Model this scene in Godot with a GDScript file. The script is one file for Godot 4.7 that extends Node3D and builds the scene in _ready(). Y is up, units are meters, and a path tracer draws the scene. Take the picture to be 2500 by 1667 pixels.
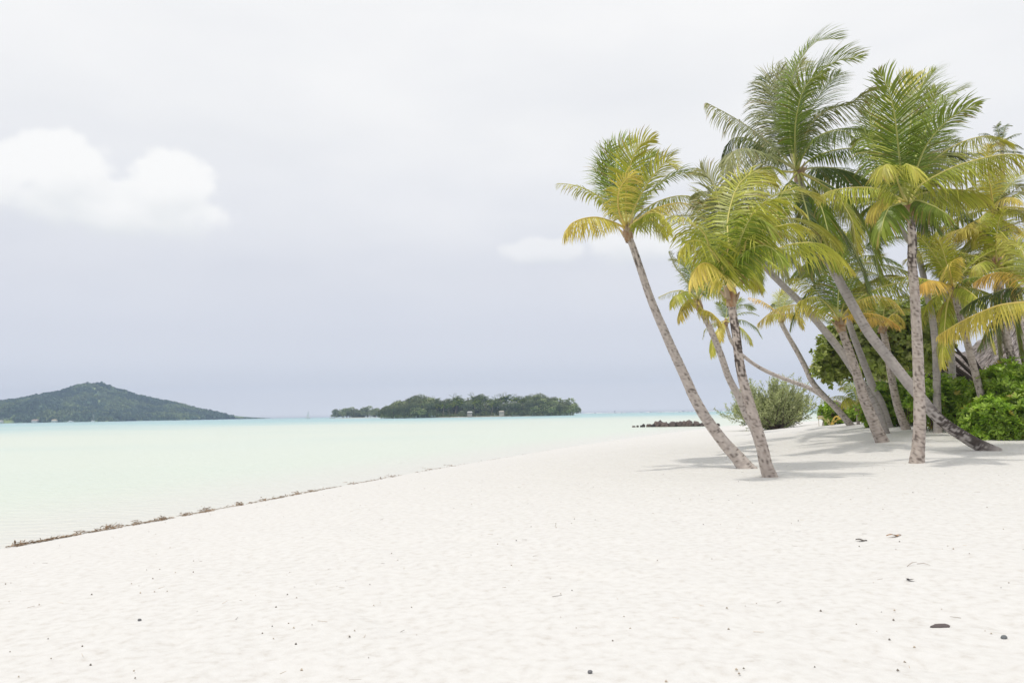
extends Node3D
# A white coral beach with wind-blown coconut palms beside a shallow lagoon. Metres, y up, sea level at y = 0.

const PALMS := {
	"A": {"trunk": [[6.46,0.68,-22.64],[6.24,0.98,-22.65],[5.9,1.38,-22.67],[5.63,1.76,-22.69],[5.38,2.14,-22.7],[5.11,2.67,-22.73],[4.87,3.28,-22.75],[4.63,3.85,-22.78],[4.34,4.59,-22.81],[4.04,5.38,-22.85],[3.76,6.3,-22.89],[3.54,7.05,-22.92],[3.42,7.39,-22.94]], "r": [0.288,0.156,0.098], "crown": [3.38, 7.58, -22.94], "auto": 0, "len": 4.1, "dark": [0.82, 0.93], "bark": 0, "tone": 0,
		"fronds": [
			[1,0.8,[0.0,0.0,0.0,-0.22,0.28,0.07,-0.44,0.56,0.15,-0.68,0.81,0.21,-0.98,1.01,0.26,-1.3,1.16,0.3,-1.65,1.25,0.33,-2.0,1.28,0.34]],
			[2,1.3,[0.0,0.0,0.0,-0.33,0.03,0.49,-0.66,0.03,0.96,-0.98,0.01,1.38,-1.3,-0.08,1.73,-1.59,-0.21,1.99,-1.82,-0.38,2.16,-1.94,-0.64,2.21]],
			[0,0.25,[0.0,0.0,0.0,0.0,0.52,-0.49,-0.0,1.04,-0.96,0.0,1.58,-1.38,-0.01,2.11,-1.73,0.03,2.63,-1.99,0.17,3.1,-2.16,0.53,3.35,-2.21]],
			[1,0.3,[0.0,0.0,0.0,-0.07,0.32,0.46,-0.13,0.63,0.89,-0.14,0.94,1.28,-0.12,1.25,1.61,-0.03,1.56,1.85,0.16,1.84,2.0,0.51,1.96,2.06]],
			[0,0.3,[0.0,0.0,0.0,0.13,0.47,-0.49,0.26,0.95,-0.96,0.38,1.43,-1.38,0.53,1.9,-1.73,0.69,2.35,-1.99,0.94,2.72,-2.16,1.29,2.92,-2.21]],
			[4,0.4,[0.0,0.0,0.0,0.18,0.49,-0.49,0.36,1.0,-0.96,0.57,1.49,-1.38,0.84,1.95,-1.73,1.13,2.37,-1.99,1.46,2.72,-2.16,1.87,2.88,-2.21]],
			[1,0.4,[0.0,0.0,0.0,0.07,0.24,0.49,0.14,0.47,0.96,0.25,0.68,1.38,0.38,0.89,1.73,0.56,1.09,1.99,0.78,1.28,2.16,0.99,1.1,2.21]],
			[0,0.6,[0.0,0.0,0.0,0.21,0.38,-0.08,0.44,0.76,-0.16,0.71,1.1,-0.23,1.04,1.39,-0.29,1.4,1.63,-0.34,1.8,1.75,-0.37,2.21,1.67,-0.38]],
			[1,0.9,[0.0,0.0,0.0,0.32,0.39,-0.49,0.66,0.76,-0.96,1.04,1.08,-1.38,1.46,1.32,-1.73,1.88,1.48,-1.99,2.31,1.53,-2.16,2.68,1.41,-2.21]],
			[2,1.0,[0.0,0.0,0.0,0.3,0.25,-0.07,0.61,0.48,-0.15,0.95,0.66,-0.21,1.31,0.77,-0.26,1.68,0.82,-0.3,2.03,0.73,-0.33,2.34,0.53,-0.34]],
			[1,1.3,[0.0,0.0,0.0,0.12,0.03,0.49,0.25,0.05,0.96,0.37,0.07,1.38,0.54,0.03,1.73,0.66,-0.13,1.99,0.73,-0.36,2.16,0.78,-0.59,2.21]],
			[2,0.7,[0.0,0.0,0.0,-0.18,0.14,0.49,-0.34,0.28,0.96,-0.42,0.45,1.38,-0.44,0.61,1.73,-0.36,0.77,1.99,-0.2,0.9,2.16,0.02,0.9,2.21]],
			[1,0.5,[0.0,0.0,0.0,-0.05,0.39,-0.49,-0.11,0.78,-0.96,-0.18,1.17,-1.38,-0.27,1.55,-1.73,-0.32,1.93,-1.99,-0.37,2.29,-2.16,-0.41,2.64,-2.21]],
			[0,0.5,[0.0,0.0,0.0,-0.01,0.47,-0.49,-0.04,0.96,-0.96,-0.12,1.42,-1.38,-0.19,1.9,-1.73,-0.23,2.36,-1.99,-0.21,2.81,-2.16,-0.09,3.22,-2.21]],
			[1,1.2,[0.0,0.0,0.0,0.25,0.21,-0.49,0.51,0.41,-0.96,0.79,0.56,-1.38,1.05,0.67,-1.73,1.28,0.62,-1.99,1.43,0.49,-2.16,1.51,0.3,-2.21]],
		]},
	"B": {"trunk": [[6.13,0.69,-19.49],[6.05,0.99,-19.51],[6.0,1.32,-19.52],[5.9,1.8,-19.54],[5.76,2.37,-19.57],[5.63,2.94,-19.6],[5.55,3.52,-19.63],[5.51,4.1,-19.65],[5.46,4.57,-19.67],[5.45,4.74,-19.68],[5.44,4.92,-19.69]], "r": [0.218,0.134,0.099], "crown": [5.45, 5.22, -19.69], "auto": 0, "len": 4.4, "dark": [0.52, 0.9], "bark": 1, "tone": 0,
		"fronds": [
			[1,0.8,[0.0,0.0,0.0,-0.27,0.28,0.53,-0.56,0.53,1.03,-0.86,0.76,1.48,-1.06,1.02,1.86,-1.37,1.2,2.14,-1.72,1.32,2.32,-2.07,1.37,2.38]],
			[1,1.1,[0.0,0.0,0.0,0.34,0.46,-0.11,0.77,0.85,-0.22,1.29,1.11,-0.31,1.84,1.26,-0.39,2.4,1.25,-0.45,2.87,0.97,-0.48,3.22,0.57,-0.5]],
			[1,0.6,[0.0,0.0,0.0,0.22,0.6,-0.36,0.44,1.23,-0.7,0.72,1.84,-1.01,1.13,2.39,-1.27,1.67,2.8,-1.46,2.29,2.98,-1.58,2.81,2.73,-1.62]],
			[1,0.9,[0.0,0.0,0.0,-0.06,0.44,0.43,-0.1,0.85,0.83,-0.01,1.23,1.19,0.14,1.57,1.5,0.44,1.78,1.72,0.84,1.75,1.86,1.18,1.47,1.91]],
			[1,0.7,[0.0,0.0,0.0,0.1,0.62,-0.36,0.19,1.25,-0.7,0.24,1.9,-1.01,0.43,2.53,-1.26,0.73,3.13,-1.46,1.25,3.5,-1.58,1.7,3.17,-1.62]],
			[4,0.5,[0.0,0.0,0.0,0.11,0.54,-0.49,0.21,1.11,-0.96,0.28,1.68,-1.37,0.3,2.26,-1.72,0.28,2.83,-1.98,0.21,3.38,-2.15,-0.09,3.76,-2.2]],
			[1,0.8,[0.0,0.0,0.0,0.11,0.45,-0.53,0.22,0.92,-1.03,0.3,1.4,-1.48,0.28,1.86,-1.86,0.22,2.31,-2.14,0.25,2.76,-2.32,0.52,3.05,-2.38]],
			[4,0.9,[0.0,0.0,0.0,0.1,0.52,-0.52,0.19,1.05,-1.02,0.25,1.6,-1.47,0.26,2.14,-1.84,0.22,2.67,-2.12,0.07,3.15,-2.29,-0.28,3.09,-2.35]],
			[0,0.9,[0.0,0.0,0.0,-0.11,0.3,0.53,-0.21,0.59,1.03,-0.21,0.84,1.48,-0.18,1.09,1.86,-0.08,1.32,2.14,0.15,1.19,2.32,0.27,0.86,2.38]],
			[1,1.0,[0.0,0.0,0.0,-0.07,0.35,0.51,-0.08,0.66,1.0,0.03,0.92,1.43,0.22,1.1,1.8,0.52,1.13,2.07,0.84,1.15,2.24,1.17,0.98,2.3]],
			[1,1.0,[0.0,0.0,0.0,0.13,0.64,-0.28,0.39,1.24,-0.54,0.87,1.75,-0.78,1.51,2.01,-0.98,2.19,2.06,-1.13,2.78,1.82,-1.22,3.21,1.38,-1.25]],
			[1,1.2,[0.0,0.0,0.0,0.2,0.27,-0.53,0.4,0.54,-1.03,0.63,0.78,-1.48,0.93,0.91,-1.86,1.17,0.82,-2.14,1.31,0.67,-2.32,1.4,0.48,-2.38]],
			[2,1.2,[0.0,0.0,0.0,-0.25,0.12,0.53,-0.49,0.23,1.03,-0.75,0.31,1.48,-1.01,0.36,1.86,-1.25,0.3,2.14,-1.42,0.11,2.32,-1.5,-0.09,2.38]],
			[1,1.1,[0.0,0.0,0.0,-0.23,0.21,0.53,-0.47,0.4,1.03,-0.71,0.57,1.48,-0.97,0.72,1.86,-1.25,0.82,2.14,-1.55,0.76,2.32,-1.74,0.54,2.38]],
			[0,1.0,[0.0,0.0,0.0,-0.07,0.34,0.07,-0.14,0.69,0.15,-0.27,1.01,0.21,-0.45,1.31,0.26,-0.71,1.53,0.3,-1.04,1.49,0.33,-1.25,1.21,0.33]],
			[0,0.8,[0.0,0.0,0.0,0.16,0.45,-0.53,0.32,0.91,-1.03,0.53,1.37,-1.48,0.75,1.82,-1.86,0.93,2.28,-2.14,1.14,2.68,-2.32,1.5,2.76,-2.38]],
			[4,0.7,[0.0,0.0,0.0,0.16,0.52,-0.53,0.32,1.05,-1.03,0.49,1.6,-1.48,0.69,2.14,-1.85,0.91,2.66,-2.14,1.22,3.1,-2.31,1.67,3.11,-2.37]],
			[0,1.0,[0.0,0.0,0.0,-0.11,0.24,0.53,-0.22,0.48,1.03,-0.14,0.61,1.48,0.0,0.7,1.86,0.2,0.69,2.14,0.38,0.5,2.32,0.49,0.23,2.38]],
		]},
	"C": {"trunk": [[15.21,0.86,-25.93],[14.61,1.24,-26.02],[14.02,1.68,-26.12],[13.63,2.1,-26.22],[13.3,2.62,-26.34],[12.91,3.23,-26.48],[12.4,4.08,-26.67],[11.96,4.81,-26.83],[11.54,5.82,-27.04],[11.15,6.85,-27.26],[10.7,8.14,-27.53],[10.46,9.21,-27.74],[10.33,10.15,-27.93]], "r": [0.264,0.178,0.132], "crown": [10.25, 10.7, -27.93], "auto": 0, "len": 5.2, "dark": [0, 0.24], "bark": 2, "tone": 0,
		"fronds": [
			[0,0.35,[0.0,0.0,0.0,-0.15,0.83,0.0,-0.2,1.68,0.0,-0.18,2.53,0.0,-0.05,3.39,0.0,0.34,4.16,0.0,0.93,4.79,0.0,1.73,4.85,0.0]],
			[0,0.4,[0.0,0.0,0.0,-0.01,0.78,0.0,0.1,1.56,0.0,0.29,2.33,0.0,0.59,3.07,0.0,1.06,3.72,0.0,1.74,4.08,0.0,2.51,4.14,0.0]],
			[4,0.6,[0.0,0.0,0.0,0.03,0.71,-0.57,0.06,1.45,-1.11,0.11,2.2,-1.6,0.13,2.94,-2.01,0.15,3.67,-2.31,0.2,4.37,-2.5,0.57,4.88,-2.57]],
			[5,0.7,[0.0,0.0,0.0,0.02,0.66,-0.62,0.04,1.35,-1.21,0.06,2.05,-1.74,0.06,2.74,-2.18,0.06,3.42,-2.52,0.01,4.06,-2.72,-0.1,4.65,-2.79]],
			[4,1.1,[0.0,0.0,0.0,-0.41,0.41,0.12,-0.85,0.79,0.23,-1.31,1.14,0.33,-1.78,1.48,0.42,-2.26,1.79,0.48,-2.76,2.08,0.52,-3.26,2.35,0.54]],
			[4,0.9,[0.0,0.0,0.0,-0.6,0.08,0.62,-1.19,0.11,1.22,-1.77,0.12,1.75,-2.32,0.11,2.2,-2.85,-0.01,2.53,-3.19,-0.36,2.74,-3.16,-0.81,2.81]],
			[5,1.3,[0.0,0.0,0.0,-0.25,0.53,-0.55,-0.54,1.05,-1.07,-0.87,1.55,-1.53,-1.3,1.94,-1.92,-1.71,1.94,-2.22,-1.91,1.45,-2.4,-1.95,0.84,-2.46]],
			[4,0.8,[0.0,0.0,0.0,-0.01,0.56,0.38,0.07,1.08,0.75,0.31,1.53,1.08,0.77,1.76,1.35,1.31,1.86,1.55,1.81,2.15,1.68,2.4,2.36,1.73]],
			[0,1.3,[0.0,0.0,0.0,0.33,0.31,0.1,0.73,0.52,0.2,1.16,0.64,0.28,1.61,0.69,0.35,2.06,0.66,0.41,2.51,0.55,0.44,2.9,0.29,0.45]],
			[5,1.3,[0.0,0.0,0.0,0.72,0.3,-0.62,1.47,0.5,-1.22,2.2,0.59,-1.75,2.89,0.58,-2.2,3.51,0.45,-2.53,4.06,0.23,-2.74,4.47,-0.12,-2.81]],
			[0,1.2,[0.0,0.0,0.0,0.75,-0.23,-0.22,1.46,-0.53,-0.42,2.02,-1.03,-0.6,2.46,-1.64,-0.76,2.84,-2.28,-0.87,3.03,-3.0,-0.94,3.17,-3.74,-0.97]],
			[1,1.1,[0.0,0.0,0.0,-0.71,-0.19,0.62,-1.35,-0.19,1.22,-1.99,-0.46,1.75,-2.57,-0.73,2.2,-3.09,-1.02,2.53,-3.54,-1.32,2.74,-3.88,-1.66,2.81]],
			[5,1.2,[0.0,0.0,0.0,0.19,-0.73,0.29,0.5,-1.36,0.56,0.83,-1.96,0.8,1.16,-2.55,1.01,1.38,-3.19,1.16,1.57,-3.84,1.26,1.66,-4.51,1.29]],
			[0,0.8,[0.0,0.0,0.0,0.41,0.7,-0.61,0.95,1.33,-1.19,1.54,1.89,-1.71,2.24,2.25,-2.15,2.93,2.43,-2.48,3.56,2.41,-2.68,4.06,2.12,-2.75]],
			[0,0.5,[0.0,0.0,0.0,-0.25,0.4,0.55,-0.43,0.79,1.08,-0.56,1.18,1.55,-0.59,1.58,1.94,-0.54,1.98,2.24,-0.29,2.36,2.42,0.17,2.53,2.49]],
			[5,0.5,[0.0,0.0,0.0,0.22,0.76,-0.56,0.51,1.52,-1.1,0.86,2.27,-1.57,1.29,2.96,-1.97,1.78,3.59,-2.28,2.24,4.18,-2.46,2.74,4.63,-2.53]],
			[4,0.5,[0.0,0.0,0.0,-0.01,0.74,-0.52,0.06,1.51,-1.01,0.17,2.3,-1.45,0.31,3.1,-1.81,0.5,3.86,-2.09,0.81,4.55,-2.26,1.32,5.05,-2.32]],
			[0,1.0,[0.0,0.0,0.0,-0.09,0.2,0.62,-0.11,0.37,1.22,-0.08,0.52,1.75,0.08,0.57,2.2,0.3,0.55,2.53,0.58,0.47,2.74,0.85,0.23,2.81]],
			[0,1.1,[0.0,0.0,0.0,0.1,-0.59,0.6,0.13,-1.19,1.17,0.13,-1.77,1.68,0.07,-2.36,2.11,0.03,-2.9,2.43,-0.01,-3.42,2.63,-0.01,-3.91,2.7]],
			[5,1.1,[0.0,0.0,0.0,-0.17,-0.69,0.62,-0.28,-1.34,1.2,-0.37,-1.95,1.73,-0.49,-2.53,2.17,-0.56,-3.07,2.5,-0.61,-3.57,2.7,-0.63,-4.04,2.77]],
			[1,1.0,[0.0,0.0,0.0,0.24,-0.43,0.59,0.46,-0.86,1.15,0.66,-1.3,1.65,0.74,-1.84,2.06,0.81,-2.35,2.38,0.79,-2.89,2.57,0.83,-3.38,2.64]],
			[0,1.1,[0.0,0.0,0.0,-0.43,-0.45,0.62,-0.83,-0.88,1.22,-1.19,-1.29,1.75,-1.5,-1.67,2.2,-1.65,-2.06,2.53,-1.75,-2.4,2.74,-1.81,-2.71,2.81]],
		]},
	"D": {"trunk": [[11.15,0.76,-22.47],[11.26,1.76,-22.41],[11.28,3.01,-22.34],[11.27,4.27,-22.27],[11.24,5.54,-22.2],[11.2,6.39,-22.15],[11.23,6.93,-22.12],[11.19,7.52,-22.08],[11.17,7.74,-22.07]], "r": [0.235,0.155,0.114], "crown": [11.14, 7.96, -22.07], "auto": 0, "len": 5.0, "dark": [0.72, 0.98], "bark": 1, "tone": 0,
		"fronds": [
			[0,0.15,[0.0,0.0,0.0,-0.35,0.39,0.53,-0.66,0.78,1.04,-0.91,1.16,1.49,-1.12,1.54,1.87,-1.31,1.95,2.16,-1.49,2.37,2.33,-1.73,2.79,2.39]],
			[1,0.2,[0.0,0.0,0.0,0.26,0.68,-0.57,0.5,1.38,-1.11,0.76,2.09,-1.6,1.0,2.8,-2.0,1.23,3.49,-2.31,1.47,4.14,-2.49,1.7,4.74,-2.56]],
			[0,0.4,[0.0,0.0,0.0,0.29,0.72,-0.51,0.57,1.45,-1.0,0.86,2.2,-1.44,1.15,2.94,-1.8,1.43,3.67,-2.08,1.81,4.32,-2.25,2.27,4.82,-2.3]],
			[0,0.5,[0.0,0.0,0.0,0.16,0.57,-0.11,0.34,1.15,-0.22,0.58,1.71,-0.31,0.85,2.25,-0.39,1.16,2.78,-0.45,1.56,3.22,-0.48,2.07,3.48,-0.5]],
			[0,0.5,[0.0,0.0,0.0,-0.16,0.35,0.57,-0.26,0.68,1.1,-0.31,0.99,1.59,-0.25,1.26,1.99,-0.07,1.5,2.29,0.21,1.7,2.48,0.62,1.81,2.55]],
			[1,1.3,[0.0,0.0,0.0,0.41,0.53,-0.12,1.0,0.88,-0.24,1.62,1.16,-0.34,2.26,1.36,-0.43,2.9,1.5,-0.49,3.54,1.53,-0.53,4.1,1.34,-0.55]],
			[1,0.9,[0.0,0.0,0.0,0.47,0.67,-0.55,1.06,1.28,-1.06,1.75,1.81,-1.53,2.46,2.26,-1.92,3.18,2.58,-2.21,3.88,2.73,-2.39,4.45,2.58,-2.45]],
			[1,0.9,[0.0,0.0,0.0,-0.4,0.06,0.6,-0.77,0.13,1.17,-1.09,0.21,1.68,-1.38,0.3,2.11,-1.63,0.39,2.43,-1.85,0.28,2.63,-1.94,0.04,2.7]],
			[1,1.2,[0.0,0.0,0.0,-0.36,0.19,0.08,-0.74,0.35,0.16,-1.14,0.41,0.23,-1.56,0.41,0.28,-1.96,0.37,0.33,-2.35,0.28,0.35,-2.7,0.1,0.36]],
			[0,1.2,[0.0,0.0,0.0,-0.14,-0.08,0.6,-0.28,-0.23,1.17,-0.39,-0.42,1.68,-0.47,-0.59,2.11,-0.5,-0.74,2.43,-0.48,-0.88,2.63,-0.39,-0.99,2.7]],
			[5,1.2,[0.0,0.0,0.0,0.46,0.18,-0.6,0.88,0.26,-1.17,1.26,0.27,-1.68,1.59,0.26,-2.11,1.87,0.21,-2.43,2.06,0.11,-2.63,2.17,-0.03,-2.7]],
			[0,0.8,[0.0,0.0,0.0,0.19,0.52,-0.6,0.33,1.04,-1.17,0.39,1.55,-1.68,0.4,2.04,-2.11,0.34,2.49,-2.43,0.13,2.83,-2.63,-0.21,2.74,-2.7]],
			[2,1.3,[0.0,0.0,0.0,0.1,0.21,-0.6,0.18,0.41,-1.17,0.22,0.59,-1.68,0.22,0.64,-2.11,0.18,0.61,-2.43,0.17,0.45,-2.63,0.1,0.25,-2.7]],
			[1,1.2,[0.0,0.0,0.0,0.58,0.39,-0.6,1.21,0.65,-1.17,1.84,0.86,-1.68,2.45,0.97,-2.11,3.0,1.03,-2.43,3.49,1.05,-2.63,3.87,0.9,-2.7]],
			[1,1.0,[0.0,0.0,0.0,-0.42,0.07,0.6,-0.78,0.15,1.17,-1.08,0.24,1.68,-1.2,0.34,2.11,-1.21,0.39,2.43,-1.15,0.24,2.63,-1.07,0.02,2.7]],
			[0,0.5,[0.0,0.0,0.0,0.35,0.65,-0.6,0.71,1.32,-1.17,1.08,1.99,-1.68,1.45,2.65,-2.11,1.84,3.26,-2.43,2.25,3.81,-2.63,2.49,4.36,-2.7]],
			[5,0.7,[0.0,0.0,0.0,0.39,0.48,-0.6,0.78,0.97,-1.17,1.24,1.42,-1.68,1.66,1.85,-2.11,2.12,2.16,-2.43,2.56,2.29,-2.63,2.93,2.18,-2.7]],
			[0,1.2,[0.0,0.0,0.0,-0.48,-0.15,0.6,-0.92,-0.33,1.17,-1.33,-0.52,1.68,-1.62,-0.77,2.11,-1.84,-0.99,2.43,-1.98,-1.2,2.63,-2.05,-1.37,2.7]],
		]},
	"F": {"trunk": [[13.86,1.01,-30.45],[13.57,1.82,-30.49],[13.27,2.74,-30.53],[13.09,3.6,-30.57],[12.9,4.36,-30.61],[12.73,4.95,-30.63],[12.62,5.36,-30.65]], "r": [0.279,0.202,0.14], "crown": [12.55, 5.59, -30.65], "auto": 0, "len": 4.0, "dark": [0, 0], "bark": 1, "tone": 0,
		"fronds": [
			[2,1.2,[0.0,0.0,0.0,-0.42,0.3,0.1,-0.9,0.51,0.2,-1.4,0.62,0.29,-1.92,0.63,0.37,-2.43,0.51,0.42,-2.87,0.27,0.46,-3.25,-0.06,0.47]],
			[2,1.1,[0.0,0.0,0.0,0.1,0.3,0.41,0.25,0.56,0.81,0.48,0.72,1.16,0.76,0.77,1.45,1.06,0.69,1.67,1.33,0.48,1.81,1.55,0.15,1.86]],
			[3,1.2,[0.0,0.0,0.0,0.1,0.14,0.48,0.25,0.19,0.94,0.41,0.15,1.35,0.6,0.08,1.69,0.8,-0.04,1.95,1.01,-0.22,2.11,1.24,-0.43,2.16]],
			[1,0.8,[0.0,0.0,0.0,-0.05,0.37,-0.46,-0.07,0.77,-0.9,-0.14,1.17,-1.3,-0.28,1.53,-1.62,-0.49,1.84,-1.87,-0.8,2.05,-2.03,-1.21,1.98,-2.08]],
			[0,0.3,[0.0,0.0,0.0,0.13,0.54,-0.33,0.3,1.08,-0.65,0.48,1.63,-0.93,0.65,2.18,-1.16,0.83,2.73,-1.34,1.02,3.26,-1.45,1.29,3.74,-1.49]],
			[1,0.6,[0.0,0.0,0.0,0.3,0.49,-0.39,0.61,0.98,-0.77,0.91,1.48,-1.11,1.29,1.93,-1.39,1.66,2.37,-1.6,2.07,2.74,-1.73,2.54,2.87,-1.77]],
			[1,1.1,[0.0,0.0,0.0,0.38,0.53,0.14,0.86,0.96,0.28,1.44,1.23,0.41,2.06,1.38,0.51,2.7,1.42,0.59,3.35,1.34,0.63,3.86,0.95,0.65]],
			[0,0.6,[0.0,0.0,0.0,0.11,0.39,-0.48,0.17,0.78,-0.94,0.22,1.17,-1.35,0.16,1.53,-1.69,0.07,1.88,-1.95,-0.15,2.15,-2.11,-0.41,2.39,-2.16]],
			[1,0.8,[0.0,0.0,0.0,0.43,0.42,-0.4,0.88,0.84,-0.78,1.32,1.26,-1.13,1.79,1.63,-1.41,2.28,1.94,-1.63,2.78,2.06,-1.76,3.28,2.02,-1.81]],
			[1,0.9,[0.0,0.0,0.0,-0.29,0.21,0.48,-0.63,0.38,0.94,-0.96,0.54,1.35,-1.29,0.66,1.69,-1.63,0.73,1.95,-1.95,0.64,2.11,-2.22,0.55,2.16]],
			[1,0.5,[0.0,0.0,0.0,0.16,0.43,-0.48,0.29,0.87,-0.94,0.39,1.32,-1.35,0.47,1.76,-1.69,0.53,2.21,-1.95,0.5,2.63,-2.11,0.37,3.01,-2.16]],
			[0,0.7,[0.0,0.0,0.0,0.35,0.41,-0.48,0.75,0.8,-0.94,1.16,1.19,-1.35,1.57,1.54,-1.69,2.01,1.83,-1.95,2.45,1.91,-2.11,2.87,1.83,-2.16]],
		]},
	"H": {"trunk": [[9.2,0.62,-30.0],[8.94,1.52,-30.0],[8.68,2.06,-30.0],[8.41,2.77,-30.0],[8.06,3.52,-30.0],[7.79,4.4,-30.0],[7.43,5.38,-30.0],[7.11,6.07,-30.0]], "r": [0.183,0.145,0.107], "crown": [7.01, 6.42, -30.0], "auto": 0, "len": 3.7, "dark": [0, 0], "bark": 0, "tone": 0,
		"fronds": [
			[1,1.1,[0.0,0.0,0.0,-0.19,0.14,0.05,-0.4,0.26,0.09,-0.6,0.37,0.14,-0.84,0.35,0.17,-1.07,0.3,0.2,-1.29,0.21,0.21,-1.5,0.12,0.22]],
			[4,0.6,[0.0,0.0,0.0,-0.11,0.28,-0.06,-0.24,0.56,-0.12,-0.4,0.82,-0.18,-0.56,1.08,-0.22,-0.74,1.32,-0.26,-0.86,1.61,-0.28,-0.97,1.9,-0.28]],
			[0,0.6,[0.0,0.0,0.0,0.08,0.31,-0.44,0.16,0.63,-0.87,0.2,0.95,-1.25,0.22,1.26,-1.56,0.22,1.56,-1.8,0.22,1.85,-1.95,0.2,2.13,-2.0]],
			[2,1.2,[0.0,0.0,0.0,-0.26,-0.03,0.44,-0.5,-0.1,0.87,-0.72,-0.22,1.25,-0.87,-0.39,1.56,-0.99,-0.55,1.8,-1.06,-0.72,1.95,-1.1,-0.87,2.0]],
			[2,1.2,[0.0,0.0,0.0,-0.03,-0.24,0.44,-0.05,-0.46,0.87,0.03,-0.56,1.25,0.11,-0.67,1.56,0.18,-0.82,1.8,0.23,-0.99,1.95,0.28,-1.17,2.0]],
			[1,1.0,[0.0,0.0,0.0,0.26,0.23,-0.44,0.54,0.44,-0.87,0.83,0.62,-1.25,1.13,0.69,-1.56,1.42,0.66,-1.8,1.59,0.49,-1.95,1.72,0.29,-2.0]],
			[0,0.7,[0.0,0.0,0.0,0.18,0.31,-0.44,0.36,0.61,-0.87,0.54,0.92,-1.25,0.73,1.2,-1.56,1.0,1.41,-1.8,1.27,1.46,-1.95,1.52,1.37,-2.0]],
			[1,1.0,[0.0,0.0,0.0,-0.21,0.1,0.44,-0.43,0.16,0.87,-0.69,0.16,1.25,-0.93,0.07,1.56,-1.14,-0.05,1.8,-1.27,-0.22,1.95,-1.36,-0.4,2.0]],
			[1,0.9,[0.0,0.0,0.0,0.08,0.36,-0.44,0.22,0.73,-0.87,0.4,1.09,-1.25,0.57,1.45,-1.56,0.82,1.74,-1.8,1.1,1.93,-1.95,1.4,1.81,-2.0]],
			[0,0.5,[0.0,0.0,0.0,0.07,0.35,-0.44,0.14,0.71,-0.87,0.12,1.05,-1.25,0.07,1.38,-1.56,-0.04,1.67,-1.8,-0.24,1.88,-1.95,-0.54,1.94,-2.0]],
			[0,0.8,[0.0,0.0,0.0,-0.03,0.13,0.44,-0.02,0.23,0.87,0.01,0.32,1.25,0.11,0.35,1.56,0.23,0.37,1.8,0.34,0.25,1.95,0.48,0.13,2.0]],
		]},
	"K": {"trunk": [[22.31,1.29,-52.0],[22.16,1.52,-52.0],[21.56,2.11,-52.0],[20.87,2.68,-52.0],[20.53,2.59,-52.0],[19.95,3.09,-52.0],[19.15,3.62,-52.0],[17.95,4.1,-52.0],[16.91,4.53,-52.0],[15.87,5.08,-52.0],[15.1,5.67,-52.0],[14.62,6.15,-52.0],[14.23,6.77,-52.0],[14.03,7.46,-52.0],[13.94,7.85,-52.0]], "r": [0.212,0.146,0.106], "crown": [13.94, 8.08, -52.0], "auto": 0, "len": 4.4, "dark": [0, 0], "bark": 0, "tone": 0,
		"fronds": [
			[0,0.7,[0.0,0.0,0.0,0.26,0.17,0.07,0.53,0.32,0.13,0.82,0.42,0.19,1.12,0.49,0.24,1.43,0.48,0.27,1.73,0.4,0.3,2.02,0.28,0.3]],
			[0,1.0,[0.0,0.0,0.0,0.43,0.05,-0.08,0.85,0.06,-0.17,1.28,0.02,-0.24,1.65,-0.16,-0.3,1.99,-0.38,-0.34,2.2,-0.73,-0.37,2.4,-1.08,-0.38]],
			[1,1.1,[0.0,0.0,0.0,0.17,-0.16,0.53,0.33,-0.34,1.03,0.46,-0.58,1.48,0.59,-0.84,1.86,0.7,-1.12,2.14,0.79,-1.41,2.32,0.87,-1.72,2.38]],
			[0,0.6,[0.0,0.0,0.0,0.36,0.3,-0.53,0.72,0.61,-1.03,1.08,0.89,-1.48,1.44,1.16,-1.86,1.83,1.32,-2.14,2.15,1.2,-2.32,2.43,1.0,-2.38]],
			[0,0.4,[0.0,0.0,0.0,0.11,0.23,-0.53,0.19,0.47,-1.03,0.24,0.68,-1.48,0.26,0.9,-1.86,0.27,1.1,-2.14,0.25,1.3,-2.32,0.2,1.48,-2.38]],
			[1,1.1,[0.0,0.0,0.0,-0.28,-0.05,-0.06,-0.56,-0.11,-0.12,-0.84,-0.18,-0.18,-1.08,-0.34,-0.22,-1.31,-0.52,-0.25,-1.38,-0.81,-0.27,-1.47,-1.1,-0.28]],
			[1,1.2,[0.0,0.0,0.0,-0.4,-0.3,0.53,-0.75,-0.63,1.03,-1.08,-0.95,1.48,-1.28,-1.32,1.86,-1.44,-1.67,2.14,-1.51,-2.03,2.32,-1.56,-2.37,2.38]],
			[2,1.1,[0.0,0.0,0.0,-0.31,-0.18,0.53,-0.59,-0.36,1.03,-0.78,-0.59,1.48,-0.95,-0.82,1.86,-1.01,-1.03,2.14,-1.01,-1.24,2.32,-0.97,-1.43,2.38]],
			[0,0.3,[0.0,0.0,0.0,0.17,0.27,-0.53,0.33,0.54,-1.03,0.49,0.81,-1.48,0.63,1.08,-1.86,0.72,1.33,-2.14,0.73,1.57,-2.32,0.7,1.8,-2.38]],
			[0,0.5,[0.0,0.0,0.0,0.3,0.25,-0.53,0.6,0.5,-1.03,0.85,0.78,-1.48,1.08,1.05,-1.86,1.29,1.31,-2.14,1.53,1.51,-2.32,1.74,1.7,-2.38]],
		]},
	"L": {"trunk": [[18.43,1.22,-44.0],[18.37,1.35,-44.0],[17.98,1.87,-44.0],[17.56,2.37,-44.0],[16.89,3.09,-44.0],[16.36,3.8,-44.0],[16.02,4.64,-44.0],[15.61,5.49,-44.0],[15.13,6.41,-44.0],[14.86,7.04,-44.0]], "r": [0.235,0.168,0.123], "crown": [14.96, 7.4, -44.0], "auto": 0, "len": 3.6, "dark": [0, 0], "bark": 0, "tone": 0,
		"fronds": [
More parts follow.
